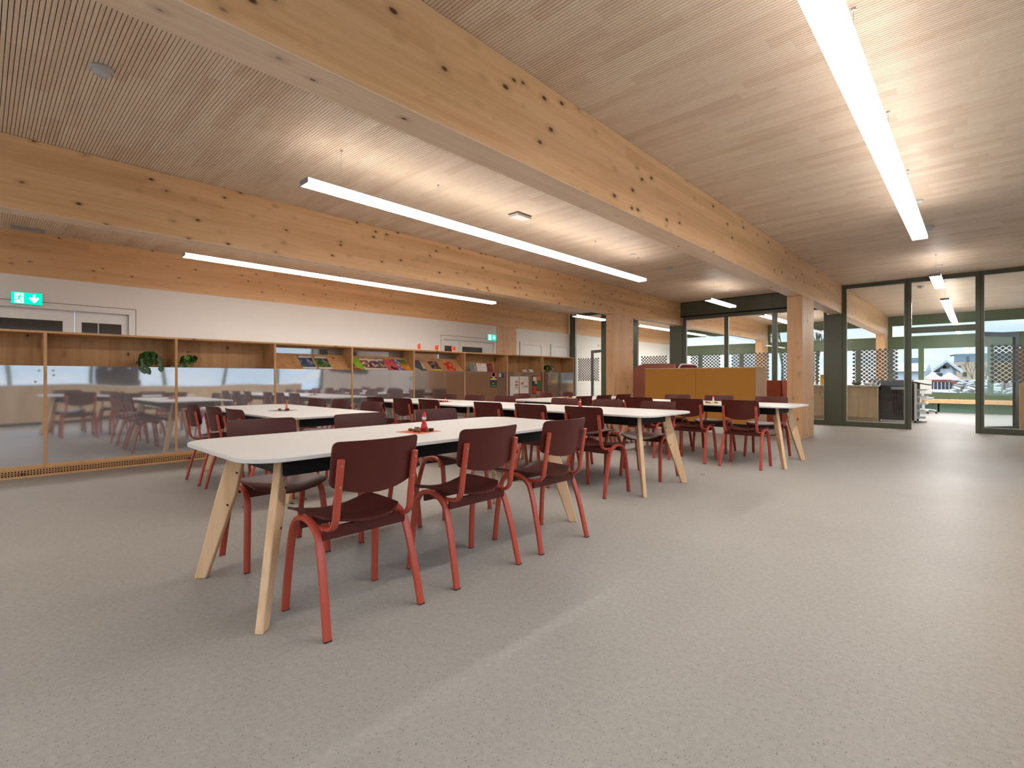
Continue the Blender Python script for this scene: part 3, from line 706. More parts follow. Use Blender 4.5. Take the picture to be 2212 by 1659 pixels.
# ------------------------------------------------------------------ shelving row
SX, SD = -7.53, .41       # front plane, depth
XBK = SX - SD
ys = [.506 + 1.2337 * n for n in range(9)]; ys = [.506 - 1.236] + ys
descr = ['leftmost at the picture edge, empty', 'with the trailing dark plant at its right end', 'with the olive potted plant at its left end',
         'holding two landscape brochures on a sloped board', 'crowded with colourful magazines', 'holding three spaced magazines',
         'holding a row of small cards and a notice', 'with white sheets pinned on its panel', 'rightmost, with a small potted plant']
ZT, ZP = 1.60, 1.215
for i in range(9):
    a, b = ys[i], ys[i + 1]
    t = thing('display_shelf', 'spruce shelf bay %s' % descr[i], 'shelf', (0, 0, 0), group='bays of the spruce shelf row')
    h = .014
    for q in (a, b - h): Box(XBK, SX, q, q + h, .085, ZT - .022).build('side_panel', M['panel'], t)
    Box(XBK - .01, SX + .003, a, b, ZT - .022, ZT).build('top_board', M['shelfwood'], t)
    Box(XBK - .012, XBK, a, b, .085, ZT - .022).build('back_panel', M['panel'], t)
    Box(XBK, SX - .008, a + h, b - h, .085, .105).build('bottom_board', M['shelfwood'], t)
    Box(SX - .028, SX - .004, a + h, b - h, .105, .135 if 0 else .13).build('bottom_rail', M['shelfwood'], t)
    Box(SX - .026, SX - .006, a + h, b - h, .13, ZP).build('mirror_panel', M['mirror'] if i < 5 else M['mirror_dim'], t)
    Box(XBK, SX - .026, a + h, b - h, ZP - .02, ZP - .002).build('shelf_board', M['panel'], t)
    # perforated base grille
    g = MB(); z0, z1 = .006, .082; n = int((b - a) / .0245); p = (b - a) / n
    g.box(SX - .012, SX + .004, a, b, z0, z0 + .016); g.box(SX - .012, SX + .004, a, b, z1 - .006, z1)
    for k in range(n + 1): g.box(SX - .012, SX + .003, max(a, a + k * p - .005), min(b, a + k * p + .005), z0 + .016, z1 - .006)
    for k in (1, 2): g.box(SX - .012, SX + .003, a, b, z0 + .016 + k * .018 - .004, z0 + .016 + k * .018 + .004)
    g.box(SX - .012, SX + .006, a, b, 0, z0)
    g.build('base_grille', M['shelfwood'], t)
    Box(SX - .10, SX - .09, a, b, 0, .084).build('grille_backing', M['black'], t)
    if i in (3, 4, 5):
        MB().prism([(SX - .035, ZP), (SX - .023, ZP), (SX - .29, 1.462), (SX - .302, 1.462)], 'y', a + h, b - h).build('sloped_board', M['panel'], t)
        Box(XBK, XBK + .004, a + h, b - h, 1.44, 1.555).build('mirror_strip', M['mirror'], t)

# magnets
for k, (yy, zz, lab) in enumerate(((.456, 1.161, 'small round magnet at the top of the leftmost mirror panel'), (.426, 1.038, 'small round magnet low on the leftmost mirror panel'),
                   (.571, 1.162, 'upper small round magnet on the second mirror panel'), (.574, 1.112, 'lower small round magnet on the second mirror panel'))):
    m_ = MB().cyl((SX - .006, yy, zz), (SX + .002, yy, zz), .013, 16); tag(m_.build('magnet', M['steel'], smooth=True), lab, 'magnet', 'magnets on the mirror panels')

# cover materials
def cover(name, cols, scale=14, bands=None):
    m, nt, out = newmat(name)
    w = nt.nodes.new('ShaderNodeTexVoronoi'); w.inputs['Scale'].default_value = scale; L(nt, coords(nt, (1, 1, .8)), w.inputs['Vector'])
    sp = nt.nodes.new('ShaderNodeSeparateColor'); L(nt, w.outputs['Color'], sp.inputs[0])
    n = len(cols); r = nt.nodes.new('ShaderNodeValToRGB'); r.color_ramp.interpolation = 'CONSTANT'; L(nt, sp.outputs[0], r.inputs[0])
    while len(r.color_ramp.elements) < n: r.color_ramp.elements.new(.5)
    for i, e in enumerate(r.color_ramp.elements): e.position = i / n; e.color = (*cols[i], 1)
    bsdf(nt, out, r.outputs[0], .35); return m
WHT = (.75, .70, .66)
def magazine(lab, y, w, hgt, mat, lean=None, name='magazine', title=None, zone=None, group='magazines on the sloped boards'):
    """stands on the sloped display board; y = left end"""
    d = Vector((SX - .29 - (SX - .023), 0, 1.462 - ZP)).normalized()
    nrm = Vector((-d.z, 0, d.x)) * -1
    if nrm.x < 0: nrm = -nrm
    t = thing(name, lab, name, (SX - .027 + .003, y, ZP + .002), group=group)
    def quad(u0, u1, v0, v1, o0, o1):
        vs = []
        for o in (o0, o1):
            for u, v in ((u0, v0), (u1, v0), (u1, v1), (u0, v1)):
                p = d * v + nrm * o; vs.append((p.x, u, p.z))
        return MB().__class__().add(vs, []) if 0 else (vs, [(0,1,2,3),(7,6,5,4),(0,4,5,1),(1,5,6,2),(2,6,7,3),(3,7,4,0)])
    b = MB(); b.add(*quad(0, w, 0, hgt, .001, .006)); b.build('cover', M[mat] if isinstance(mat, str) else mat, t)
    if title:
        b = MB(); b.add(*quad(.008, w - .008, hgt * .84, hgt * .96, .006, .0068)); b.build('title_band', title, t)
    if zone:
        b = MB(); b.add(*quad(.0, w, hgt * .0, hgt * .14, .006, .0066)); b.build('foot_band', zone, t)
    return t
mwhite = plain('paper_white', WHT, .5)
c_lake = cover('lake_photo', [(.05, .08, .16), (.10, .14, .25), (.30, .36, .48), (.03, .05, .08)], 18)
c_field = cover('meadow_photo', [(.06, .10, .05), (.10, .22, .04), (.22, .20, .22), (.08, .07, .10)], 18)
magazine('brochure with blue lake landscape, left of the pair', 3.40, .215, .31, c_lake, title=mwhite, zone=mwhite, name='brochure', group='brochures on the sloped board')
magazine('brochure with green meadow landscape, right of the pair', 3.655, .215, .31, c_field, title=mwhite, zone=mwhite, name='brochure', group='brochures on the sloped board')
covs = [('magazine with brown cover, leftmost in the crowded bay', cover('cv1', [(.2, .06, .03), (.1, .05, .03), (.5, .3, .1)], 20), None),
        ('magazine with bright lime green wedge', cover('cv2', [(.30, .55, .05), (.25, .48, .05), (.5, .04, .03)], 8), None),
        ('magazine with mixed food photos and white title', cover('cv3', [(.4, .05, .04), (.7, .55, .45), (.05, .06, .12), (.3, .2, .1)], 34), mwhite),
        ('magazine with dark blue shoe photo and white title', cover('cv4', [(.06, .07, .13), (.35, .08, .05), (.6, .55, .5), (.1, .12, .25)], 26), mwhite),
        ('magazine with grey racing bicycle photo and white title', cover('cv5', [(.12, .12, .14), (.16, .15, .16), (.55, .38, .05), (.10, .11, .16)], 26), mwhite),
        ('magazine with coral pink fashion cover', cover('cv6', [(.62, .10, .12), (.65, .13, .14), (.5, .08, .08), (.08, .02, .03)], 14), None),
        ('magazine with violet comic cover', cover('cv7', [(.14, .14, .38), (.22, .20, .45), (.45, .12, .14), (.6, .6, .7)], 30), None),
        ('magazine with green and orange diagonal cover, rightmost in the crowded bay', cover('cv8', [(.08, .22, .04), (.70, .22, .02), (.10, .06, .12), (.6, .4, .05)], 12), None)]
yy = 4.21; wd = [.12, .12, .20, .20, .22, .20, .20, .13]
for k, (lab, mt, ti) in enumerate(covs):
    q = magazine(lab, yy, wd[k] + .03, .29 - .01 * (k % 2), mt, title=ti, zone=mwhite if k in (2, 3, 4) else None)
    q.location.x += .0015 * (k % 2) ; yy += wd[k] * .81
magazine('magazine with pale snowy mountain cover in white border', 5.52, .23, .28, cover('cv9', [(.05, .06, .08), (.08, .10, .13), (.55, .45, .38), (.6, .5, .42)], 7))
magazine('magazine with black cover, green logo and yellow text strip', 5.90, .22, .265, cover('cv10', [(.02, .02, .02), (.25, .2, .18), (.03, .10, .06), (.35, .05, .06)], 26), zone=plain('yellow_ink', (.7, .65, .02), .5))
magazine('magazine with bright red food cover', 6.27, .21, .265, cover('cv11', [(.75, .04, .02), (.65, .05, .03), (.7, .35, .25)], 24))
# small cards standing in the bay with the notice
def card(name, lab, y, w, h, mat, x=SX - .07, lean=.05, cat='card', grp='cards standing in the shelf bay', marks=None):
    t = thing(name, lab, cat, (x, y, ZP - .001), group=grp)
    MB().prism([(-.004, 0), (0, 0), (-lean, h), (-lean - .004, h)], 'y', 0, w).build('card_face', mat, t)
    MB().prism([(-lean - .06, 0), (-lean - .055, 0), (-lean * .7 - .003, h * .7), (-lean * .7 - .008, h * .7)], 'y', w * .35, w * .65).build('strut', mwhite, t)
    if marks:
        m_ = MB()
        for a0, a1, z0, z1 in marks:
            m_.prism([(-lean * z0 + .0006, z0 * h), (-lean * z0 + .0016, z0 * h), (-lean * z1 + .0016, z1 * h), (-lean * z1 + .0006, z1 * h)], 'y', a0 * w, a1 * w)
        m_.build('printed_marks', M['_ink'], t)
    return t
M['_ink'] = plain('pink_brown_ink', (.38, .14, .12), .7)
card('card', 'narrow teal card standing in the notice bay', 6.89, .12, .17, plain('teal_card', (.13, .25, .27), .6), marks=[(.3, .7, .2, .3), (.3, .7, .4, .5), (.3, .7, .6, .65)])
card('card', 'tiny beige card between the teal card and the white notice', 7.025, .05, .11, plain('beige_card', (.5, .32, .22), .6))
card('notice_card', 'wide white notice with pink text lines standing on the shelf', 7.09, .28, .17, mwhite, cat='notice', marks=[(.08, .5, .84, .9), (.08, .6, .7, .73), (.08, .85, .5, .52), (.08, .6, .38, .40), (.15, .6, .12, .16)])
card('card', 'dark red card standing right of the white notice', 7.40, .15, .18, plain('dark_red_card', (.20, .018, .02), .6), marks=[(.2, .8, .6, .66), (.3, .7, .3, .35)])
card('folded_card', 'left of two small white folded cards in the sheets bay', 8.51, .16, .06, mwhite, grp='folded cards in the sheets bay')
card('folded_card', 'right of two small white folded cards in the sheets bay', 8.745, .14, .07, mwhite, grp='folded cards in the sheets bay')
# posters and sheets fixed to the mirror panels
def sheet_on(name, lab, y0, y1, z0, z1, mat, marks=(), cat='poster', grp=None, curl=0):
    t = thing(name, lab, cat, (SX - .0055, y0, z0), group=grp)
    w, h = y1 - y0, z1 - z0
    MB().sheet(lambda u, v: (.001 + curl * (u ** 3) * .5 + curl * (1 - v) ** 3, u * w, v * h), 6, 6, (.0012, 0, 0)).build('sheet', mat, t)
    for k, (a0, a1, b0, b1, c) in enumerate(marks):
        xo = .0024 + curl * (a1 ** 3) * .5 + curl * (1 - b0) ** 3
        Box(xo, xo + .0008, a0 * w, a1 * w, b0 * h, b1 * h).build('printed_block', c, t)
    return t
INK = {k: plain('ink_' + k, v, .6) for k, v in dict(red=(.55, .04, .03), pink=(.55, .12, .14), yellow=(.75, .55, .02), green=(.04, .16, .05), blue=(.05, .06, .30), dark=(.02, .02, .025), orange=(.75, .16, .02), grey=(.3, .28, .28), rose=(.50, .22, .20), sand=(.65, .48, .25)).items()}
sheet_on('poster', 'small tall poster with red, yellow and blue bands on the notice bay panel', 7.39, 7.585, .88, 1.20, INK['dark'],
         [(.03, .97, .70, .98, INK['pink']), (.3, .7, .75, .95, INK['green']), (.35, .65, .62, .70, mwhite), (.03, .97, .50, .60, INK['yellow']), (.2, .9, .30, .45, INK['blue']), (.35, .55, .24, .42, mwhite), (.05, .95, .04, .15, INK['green'])])
t = thing('key_holder', 'small dark and grey holder hung at the top of the notice bay panel', 'key holder', (SX - .005, 7.66, 1.09))
Box(0, .02, .05, .14, 0, .09).build('body', M['darkgrey'], t, bevel=.01); Box(0, .015, 0, .045, .01, .085).build('tag', M['lightgrey'], t)
TXT = [(.12, .9, .88, .89), (.3, .9, .82, .83), (.12, .8, .76, .77)]
sheet_on('paper_sheet', 'white sheet with rose blocks in a column, left of the pinned pair', 8.0, 8.285, .69, 1.112, mwhite,
         [(.55, .95, .67, .77, INK['rose']), (.55, .95, .48, .61, INK['rose']), (.55, .95, .38, .43, INK['grey']), (.55, .9, .30, .33, INK['sand'])], 'sheet', 'sheets pinned on the shelf panel')
sheet_on('paper_sheet', 'white sheet with red block and text lines, right of the pinned pair', 8.31, 8.61, .69, 1.115, mwhite,
         [(.15, .45, .55, .69, INK['orange']), (.1, .9, .84, .85, INK['grey']), (.4, .9, .76, .77, INK['rose']), (.4, .9, .70, .71, INK['rose']), (.25, .45, .40, .50, INK['sand']), (.5, .9, .42, .50, INK['grey'])], 'sheet', 'sheets pinned on the shelf panel', curl=.01)
sheet_on('poster', 'dark poster with orange and green shapes right of the pinned white sheets', 8.745, 9.055, .71, 1.13, INK['dark'],
         [(.08, .5, .72, .95, mwhite), (.55, .98, .75, .98, INK['orange']), (.3, .6, .55, .72, INK['sand']), (.55, .98, .2, .72, INK['green']), (.04, .5, .04, .42, INK['red']), (.5, .98, .02, .15, INK['orange']), (.12, .28, .24, .3, mwhite)])
# orange cut-outs on the shelf top
def cutout(y, lab, bits):
    t = thing('paper_decoration', lab, 'decoration', (SX - .12, y, ZT), group='orange paper decorations on the shelf top')
    MB().lathe([(.028, 0), (.03, .022), (.027, .024)], n=16).build('candle_base', M['cream'], t, smooth=True)
    m_ = MB()
    for a0, a1, z0, z1 in bits: m_.prism([(a0, z0 + .004), (a0 + .006, z0), (a1 - .004, z0), (a1, z0 + .006), (a1 - .003, z1), (a0 + .004, z1)], 'x', -.012, .012)
    m_.build('cut_paper', M['orange'], t)
cutout(5.63, 'leftmost orange paper decoration on the shelf top', [(-.03, .03, .024, .05), (-.02, .035, .052, .075), (-.035, .025, .078, .095), (-.005, .03, .098, .12)])
cutout(6.05, 'middle orange paper decoration on the shelf top', [(-.04, -.012, .024, .105), (-.01, .014, .024, .10), (.016, .034, .024, .085), (.02, .048, .085, .11)])
cutout(6.475, 'rightmost orange paper decoration on the shelf top', [(-.04, -.016, .04, .11), (-.02, .01, .024, .08), (.012, .04, .024, .06), (.0, .04, .07, .105), (.03, .045, .05, .09)])

# potted plants
def leafmesh(mb, c, d, up, w, l, mi=0, droop=.3):
    d = Vector(d).normalized(); s_ = d.cross(Vector(up)).normalized(); u = s_.cross(d).normalized(); c = Vector(c)
    prof = [(0, .0), (.12, .62), (.35, 1), (.6, .82), (.85, .35), (1, 0)]
    vs = []
    for t_, ww in prof:
        base = c + d * (l * t_) - u * (droop * l * t_ * t_)
        vs += [base - s_ * (w * ww / 2) + u * (.12 * w * ww), base, base + s_ * (w * ww / 2) + u * (.12 * w * ww)]
    fs = []
    for i in range(len(prof) - 1):
        for k in (0, 1): fs.append((3*i+k, 3*i+k+1, 3*i+k+4, 3*i+k+3))
    mb.add(vs, fs, mi)
def plant(y, x, lab, leaves, vines, potr=.052, poth=.095):
    t = thing('potted_plant', lab, 'potted plant', (x, y, ZP - .002), group='potted plants on the shelves')
    MB().lathe([(potr * .78, 0), (potr, poth), (potr * 1.04, poth), (potr * 1.04, poth - .012)][:3] + [(potr * .92, poth), (potr * .9, poth - .012)], n=24).build('pot', M['pot'], t, smooth=True)
    MB().lathe([(potr * .9, poth - .014), (potr * .88, poth - .010)], n=20).build('soil', M['soil'], t)
    fo = MB(); st = MB()
    for (dx, dy, dz, l, w, li) in leaves:
        tip = Vector((dx, dy, dz)); base = Vector((dx * .25, dy * .25, poth - .005))
        st.cyl(base, tip, .0018, 5)
        hd = Vector((dx, dy, -.5 * Vector((dx, dy)).length * random.uniform(.6, 2.2))) if Vector((dx, dy, 0)).length > .01 else Vector((.3, .2, .2))
        leafmesh(fo, tip, hd, (0, 0, 1) if abs(dz - poth) < .2 else (0, 0, 1), w, l, li, .55)
    for pts in vines:
        st.sweep(pts, (1, 0, 0), .002, .002, n=5)
        for k, p in enumerate(pts[1:]):
            leafmesh(fo, p, (.25, random.uniform(-.5, .5), -1), (1, 0, .2), .055, .07, 0, .1)
    st.build('stems', M['stem'], t); fo.build('leaves', [M['leaf'], M['leaflight']], t, smooth=True)
def rnd_leaves(n, r, h0, h1, l=.07, w=.055, light=.15, front=True):
    o = []
    for i in range(n):
        a = 2 * PI * i / n + random.uniform(-.3, .3); rr = r * random.uniform(.35, 1)
        o.append((rr * math.cos(a), rr * math.sin(a), random.uniform(h0, h1), l * random.uniform(.8, 1.15), w * random.uniform(.8, 1.15), 1 if random.random() < light else 0))
    return o
plant(1.455, SX - .085, 'dark trailing potted plant whose leaves hang over the mirror edge',
      rnd_leaves(34, .085, .09, .20, .09, .078, .04) + [(.03, -.09, .08, .07, .05, 0), (.05, .06, .12, .07, .06, 0)],
      [[(.03, -.04, .09), (.07, -.06, .09), (.088, -.065, .06), (.09, -.07, .02), (.092, -.07, -.02)], [(.03, -.01, .09), (.075, -.02, .09), (.09, -.025, .05), (.092, -.02, .0), (.092, -.02, -.03)],
       [(.03, .01, .09), (.06, .05, .13), (.08, .09, .12), (.088, .115, .06), (.09, .12, .01)], [(.02, -.03, .1), (.07, -.045, .11), (.09, -.05, .04)]], potr=.05, poth=.085)
plant(1.89, SX - .085, 'potted plant in olive pot with a long vine reaching left',
      rnd_leaves(20, .075, .115, .17, .08, .068, .2) + [(.0, -.01, .20, .06, .06, 0), (.0, .13, .145, .08, .02, 1)],
      [[(.02, -.03, .09), (.05, -.08, .05), (.06, -.13, .02), (.06, -.18, .03)]], potr=.062, poth=.112)
plant(9.40, SX - .085, 'small potted plant in the rightmost shelf bay',
      rnd_leaves(22, .09, .11, .19, .085, .075, .08), [[(.02, .03, .1), (.03, .12, .16), (.04, .19, .16), (.05, .23, .08)]], potr=.058, poth=.1)

# ------------------------------------------------------------------ dining tables
def rounded(hx, hy, r, n=7):
    p = []
    for cx, cy, a0 in ((hx - r, hy - r, 0), (-hx + r, hy - r, PI / 2), (-hx + r, -hy + r, PI), (hx - r, -hy + r, 1.5 * PI)):
        for k in range(n + 1):
            a = a0 + PI / 2 * k / n; p.append((cx + r * math.cos(a), cy + r * math.sin(a)))
    return p
def make_table(lab, cx, cy, rz):
    t = thing('dining_table', lab, 'table', (cx, cy, 0), rz, group='white dining tables')
    MB().prism(rounded(1.2, .5, .17), 'z', .722, .740).build('tabletop', M['white'], t, bevel=.002, seg=1)
    f = MB(); a, b = .985, .345
    f.box(-a, a, -b, -b + .02, .632, .7215); f.box(-a, a, b - .02, b, .632, .7215)
    f.box(-a, -a + .02, -b + .02, b - .02, .632, .7215); f.box(a - .02, a, -b + .02, b - .02, .632, .7215)
    f.build('apron', M['black'], t)
    # leg profile (s = inward from foot centre, z)
    prof = [(-.028, 0), (.034, 0), (.10, .19), (.157, .356), (.192, .455), (.21, .54), (.250, .7215), (.160, .7215), (.142, .633), (.082, .43), (.02, .18)]
    for sx in (1, -1):
        for sy in (1, -1):
            d = Vector((-sx, -sy, 0)).normalized(); n_ = Vector((-d.y, d.x, 0)); foot = Vector((sx * 1.118, sy * .422, 0))
            vs = []
            for off in (-.018, .018):
                for s_, z in prof: vs.append(foot + d * s_ + n_ * off + Vector((0, 0, z)))
            k = len(prof); m_ = MB(); m_.add(vs, [tuple(range(k)), tuple(range(2 * k - 1, k - 1, -1))] + [(i, i + k, (i + 1) % k + k, (i + 1) % k) for i in range(k)])
            lg = m_.build('leg', M['ash'], t, bevel=.007, seg=3)
            for s_, z in ((.2, .569), (.151, .396)):
                p = foot + d * s_ + Vector((0, 0, z)); MB().cyl(p - n_ * .0195, p + n_ * .0195, .006, 10).build('bolt', M['black'], lg)
    return t
TB = {'T1': (-2.648, 1.94, PI / 2, 'long white dining table nearest the camera'),
      'T0': (-5.457, 2.24, 0, 'white dining table at the left in front of the mirrored shelves'),
      'TA': (-5.74, 4.56, 0, 'white dining table in the middle row, left end beside the shelves'),
      'TB': (-3.325, 4.54, 0, 'white dining table in the middle row, its legs nearest the open floor'),
      'TD': (-4.95, 6.85, PI / 2, 'white dining table farthest back at the left, near the sheets bay'),
      'TE': (-2.79, 6.94, 0, 'white dining table farthest right, before the ochre partition')}
first = None
for k, (cx, cy, rz, lab) in TB.items():
    if first is None: first = make_table(lab, cx, cy, rz)
    else:
        c = copy_tree(first); c.location = (cx, cy, 0); c.rotation_euler[2] = rz; c['label'] = lab

# ------------------------------------------------------------------ chairs
def make_chair():
    t = thing('dining_chair', 'chair', 'chair', (0, 0, 0), group='burgundy dining chairs')
    # seat
    def sp(u, v):
        tt = u * 2 - 1                    # lateral
        yr = -.178 + .095 * tt * tt; yf = .245 + .02 * (1 - tt * tt)
        hw = .19 + .018 * math.sin(PI * min(1, v * 1.1) * .6)
        y_ = yr + (yf - yr) * v
        z_ = .447 + .03 * tt * tt + .012 * (1 - v) ** 3 * (1 - tt * tt) - .022 * max(0, (v - .78) / .22) ** 2 * (1 - .6 * tt * tt)
        return (hw * tt, y_, z_)
    MB().sheet(sp, 16, 14, (0, 0, -.011)).build('seat', M['ply'], t, smooth=True)
    # backrest
    W, T0 = .212, .815
    def bp(u, v):
        tt = (u * 2 - 1); x = W * math.sin(tt * PI / 2) if 1 else W * tt
        q = x / W; r = .022; d = max(0, abs(x) - (W - r)); c = r - math.sqrt(max(0, r * r - d * d))
        zt = T0 - c; zb = .578 + .045 * q * q + c
        z_ = zb + (zt - zb) * v
        y_ = -.205 - .17 * (z_ - .6) + .042 * q * q - .012 * max(0, (z_ - .74) / .08) ** 2 * .5
        return (x, y_, z_)
    MB().sheet(bp, 22, 8, (0, -.010, 0)).build('backrest', M['ply'], t, smooth=True)
    MB().box(-.205, .205, -.115, -.100, .385, .437).build('seat_rail', M['ply'], t)
    MB().box(-.205, .205, .10, .115, .395, .437).build('seat_rail', M['ply'], t)
    for s in (-1, 1):
        def cr(pts, n=5):
            P = [Vector(p) for p in pts]; P = [P[0] * 2 - P[1]] + P + [P[-1] * 2 - P[-2]]; o = []
            for i in range(1, len(P) - 2):
                for k in range(n):
                    a = k / n; p0, p1, p2, p3 = P[i-1:i+3]
                    o.append(.5 * ((2 * p1) + (p2 - p0) * a + (2 * p0 - 5 * p1 + 4 * p2 - p3) * a * a + (3 * p1 - p0 - 3 * p2 + p3) * a ** 3))
            o.append(P[-2]); return o
        rear = cr([(s * .235, -.205, .004), (s * .227, -.158, .20), (s * .219, -.108, .36), (s * .216, -.075, .415), (s * .215, -.02, .446), (s * .215, .04, .456)])
        front = cr([(s * .235, .205, .004), (s * .227, .188, .20), (s * .219, .168, .35), (s * .216, .145, .41), (s * .215, .10, .445), (s * .215, .04, .456)])
        for nm, pts in (('rear', rear), ('front', front)):
            lg = MB().sweep(pts, (1, 0, 0), .0185, .0125, n=12).build('leg', M['red'], t, smooth=True)
            f0 = pts[0]
            MB().box(f0.x - .0155, f0.x + .0155, f0.y - .011, f0.y + .011, 0, .006).build('foot_cap', M['rubber'], lg)
        up = cr([(s * .195, .02, .428), (s * .190, -.10, .430), (s * .187, -.150, .440), (s * .186, -.180, .475), (s * .185, -.192, .55), (s * .185, -.208, .64), (s * .185, -.226, .742)])
        u_ = MB().sweep(up, (1, 0, 0), .0165, .010, n=12).build('back_support', M['red'], t, smooth=True)
        for z in (.625, .715):
            y_ = -.205 - (z - .62) * .17
            MB().cyl((s * .185, y_ - .007, z), (s * .185, y_ - .0125, z), .004, 10).build('screw', M['screw'], u_)
    return t
proto = make_chair(); used = [False]
TN = {'T1': 'closest table', 'T0': 'left table before the mirrors', 'TA': 'middle row left table', 'TB': 'middle row right table', 'TD': 'farthest left table', 'TE': 'table before the ochre partition'}
POS = ['leftmost', 'middle', 'rightmost']
def chair(x, y, rz, lab):
    c = copy_tree(proto) if used[0] else proto
    used[0] = True
    c.location = (x, y, 0); c.rotation_euler[2] = rz; c['label'] = lab
B = .238
J = lambda s=.03: random.uniform(-s, s)
# (table, side, backplane axis, backplane value, lateral positions, facing rotation)
rows = [('T1', 'near', 'x', -2.148 + .235, (1.21, 1.905, 2.59), PI / 2), ('T1', 'far', 'x', -3.40, (1.25, 1.95, 2.66), -PI / 2),
        ('T0', 'near', 'y', 1.48, (-5.93, -5.27, -4.70), 0), ('T0', 'far', 'y', 3.01, (-6.20, -5.58, -4.91), PI),
        ('TA', 'near', 'y', 3.79, (-6.22, -5.56, -4.99), 0), ('TA', 'far', 'y', 5.31, (-6.37, -5.72, -5.07), PI),
        ('TB', 'near', 'y', 3.79, (-3.95, -3.32, -2.67), 0), ('TB', 'far', 'y', 5.29, (-3.97, -3.31, -2.65), PI),
        ('TE', 'near', 'y', 6.19, (-3.44, -2.75, -2.09), 0), ('TE', 'far', 'y', 7.69, (-3.52, -2.86, -2.13), PI),
        ('TD', 'near', 'x', -4.21, (6.10, 6.64, 7.23), PI / 2), ('TD', 'far', 'x', -5.69, (6.30, 6.90, 7.54), -PI / 2)]
for tb, side, ax, val, lats, rz in rows:
    for k, la in enumerate(lats):
        j = J(.035) if tb != 'T1' else (.0, .0, -.02)[k]
        if ax == 'x':
            cx = val - B if rz > 0 else val + B; cy = la
        else:
            cy = val + B if rz == 0 else val - B; cx = la
        chair(cx, cy, rz + j, 'burgundy chair on the %s side of the %s, %s of three' % (side, TN[tb], POS[k]))

# ------------------------------------------------------------------ table decorations
def deco(cx, cy, rz, z, where, fig, napkin, sweets, fcol):
    ca, sa = math.cos(rz), math.sin(rz)
    def P(a, b): return (cx + a * ca - b * sa, cy + a * sa + b * ca)
    h = .1
    if napkin:
        t = MB(); t.prism([(-h, -h), (h, -h), (h, h), (-h, h)], 'z', 0, .002)
        tag(t.build('napkin', M[napkin], loc=(cx, cy, z), rz=rz), '%s paper napkin on the %s' % ({'coral': 'coral', 'darkgrey': 'dark', 'yellow': 'yellow', 'crimson': 'red'}[napkin], where), 'napkin', 'napkins on the tables')
        z += .002
    x, y = P(.03, .02)
    t = thing('figurine', '%s small figurine standing on the %s' % (fcol[0], where), 'figurine', (x, y, z), group='figurines on the tables')
    k = fig
    MB().lathe([(.016 * k, 0), (.02 * k, .01 * k), (.017 * k, .03 * k), (.011 * k, .055 * k), (.006 * k, .062 * k)], n=16).build('body', M[fcol[1]], t, smooth=True)
    MB().lathe([(.004 * k, .062 * k), (.011 * k, .066 * k), (.012 * k, .075 * k), (.009 * k, .083 * k)], n=16).build('head', M[fcol[2]], t, smooth=True)
    MB().lathe([(.0135 * k, .081 * k), (.012 * k, .09 * k), (.005 * k, .105 * k), (.001, .108 * k)], n=16).build('cap', M[fcol[3]], t, smooth=True)
    for i, (kind, a, b) in enumerate(sweets):
        x, y = P(a, b)
        if kind == 'c':
            o = Box(-.013, .013, -.013, .013, 0, .02).build('chocolate', M['choc'], loc=(x, y, z), rz=a * 30, bevel=.002)
            tag(o, 'dark wrapped chocolate on the %s' % where, 'chocolate', 'chocolates on the %s' % where)
        else:
            o = MB().lathe([(.003, 0), (.011, .004), (.013, .010), (.010, .017), (.002, .02)], n=10, sx=1.25).build('nut', M['nut'], loc=(x, y, z), rz=a * 50, smooth=True)
            tag(o, 'small brown nut on the %s' % where, 'nut', 'nuts on the %s' % where)
deco(-2.588, 1.902, math.radians(10), .740, 'closest table', 1.15, 'coral', [('c', -.06, .05), ('c', -.01, .075), ('n', -.05, -.02), ('n', -.02, 0), ('n', 0, -.035), ('n', .03, -.03), ('n', -.025, .04), ('n', .065, .01), ('c', .065, .045), ('n', .05, -.045)], ('red and white', 'crimson', 'cream', 'crimson'))
deco(-5.30, 2.17, .5, .740, 'left table', .75, 'darkgrey', [('n', -.04, 0), ('n', -.01, -.03), ('n', .04, .03), ('c', .06, -.01), ('n', -.06, .03)], ('orange', 'orange', 'orange', 'orange'))
deco(-5.55, 4.50, .2, .740, 'middle row left table', .5, 'crimson', [('n', -.05, 0), ('c', 0, -.04), ('n', .06, .03), ('n', -.02, .04)], ('red', 'crimson', 'cream', 'crimson'))
deco(-3.27, 4.58, .9, .740, 'middle row right table', 1.0, 'darkgrey', [('n', -.05, 0), ('n', 0, -.04), ('n', .05, .03)], ('crimson', 'crimson', 'cream', 'crimson'))
deco(-2.62, 6.70, .1, .740, 'table before the ochre partition', .9, 'yellow', [('n', -.05, 0), ('n', 0, -.04), ('n', .05, .03), ('n', .08, 0), ('c', -.06, .04)], ('peach', 'cream', 'cream', 'orange'))
deco(-5.18, 6.98, .7, .740, 'farthest left table', .9, 'crimson', [('n', -.05, 0), ('n', .0, -.04), ('n', .05, .03)], ('dark', 'choc', 'choc', 'choc'))

# floor boxes
for x, y, lab in ((-2.254, 5.53, 'small dark floor slot on the open floor right of the middle row'), (-4.30, 1.84, 'dark floor slot near the leg of the left table'), (-4.378, 1.985, 'second dark floor slot beside the left table leg'), (-4.246, 7.52, 'dark floor slot between the farthest tables')):
    t = thing('floor_outlet', lab, 'floor outlet', (x, y, 0), group='floor outlets')
    Box(-.05, .05, -.05, .05, 0, .0025).build('plate', plain('outlet_plate', (.40, .37, .34), .5), t); Box(-.03, .03, -.012, .012, .0025, .0035).build('slot', M['black'], t)

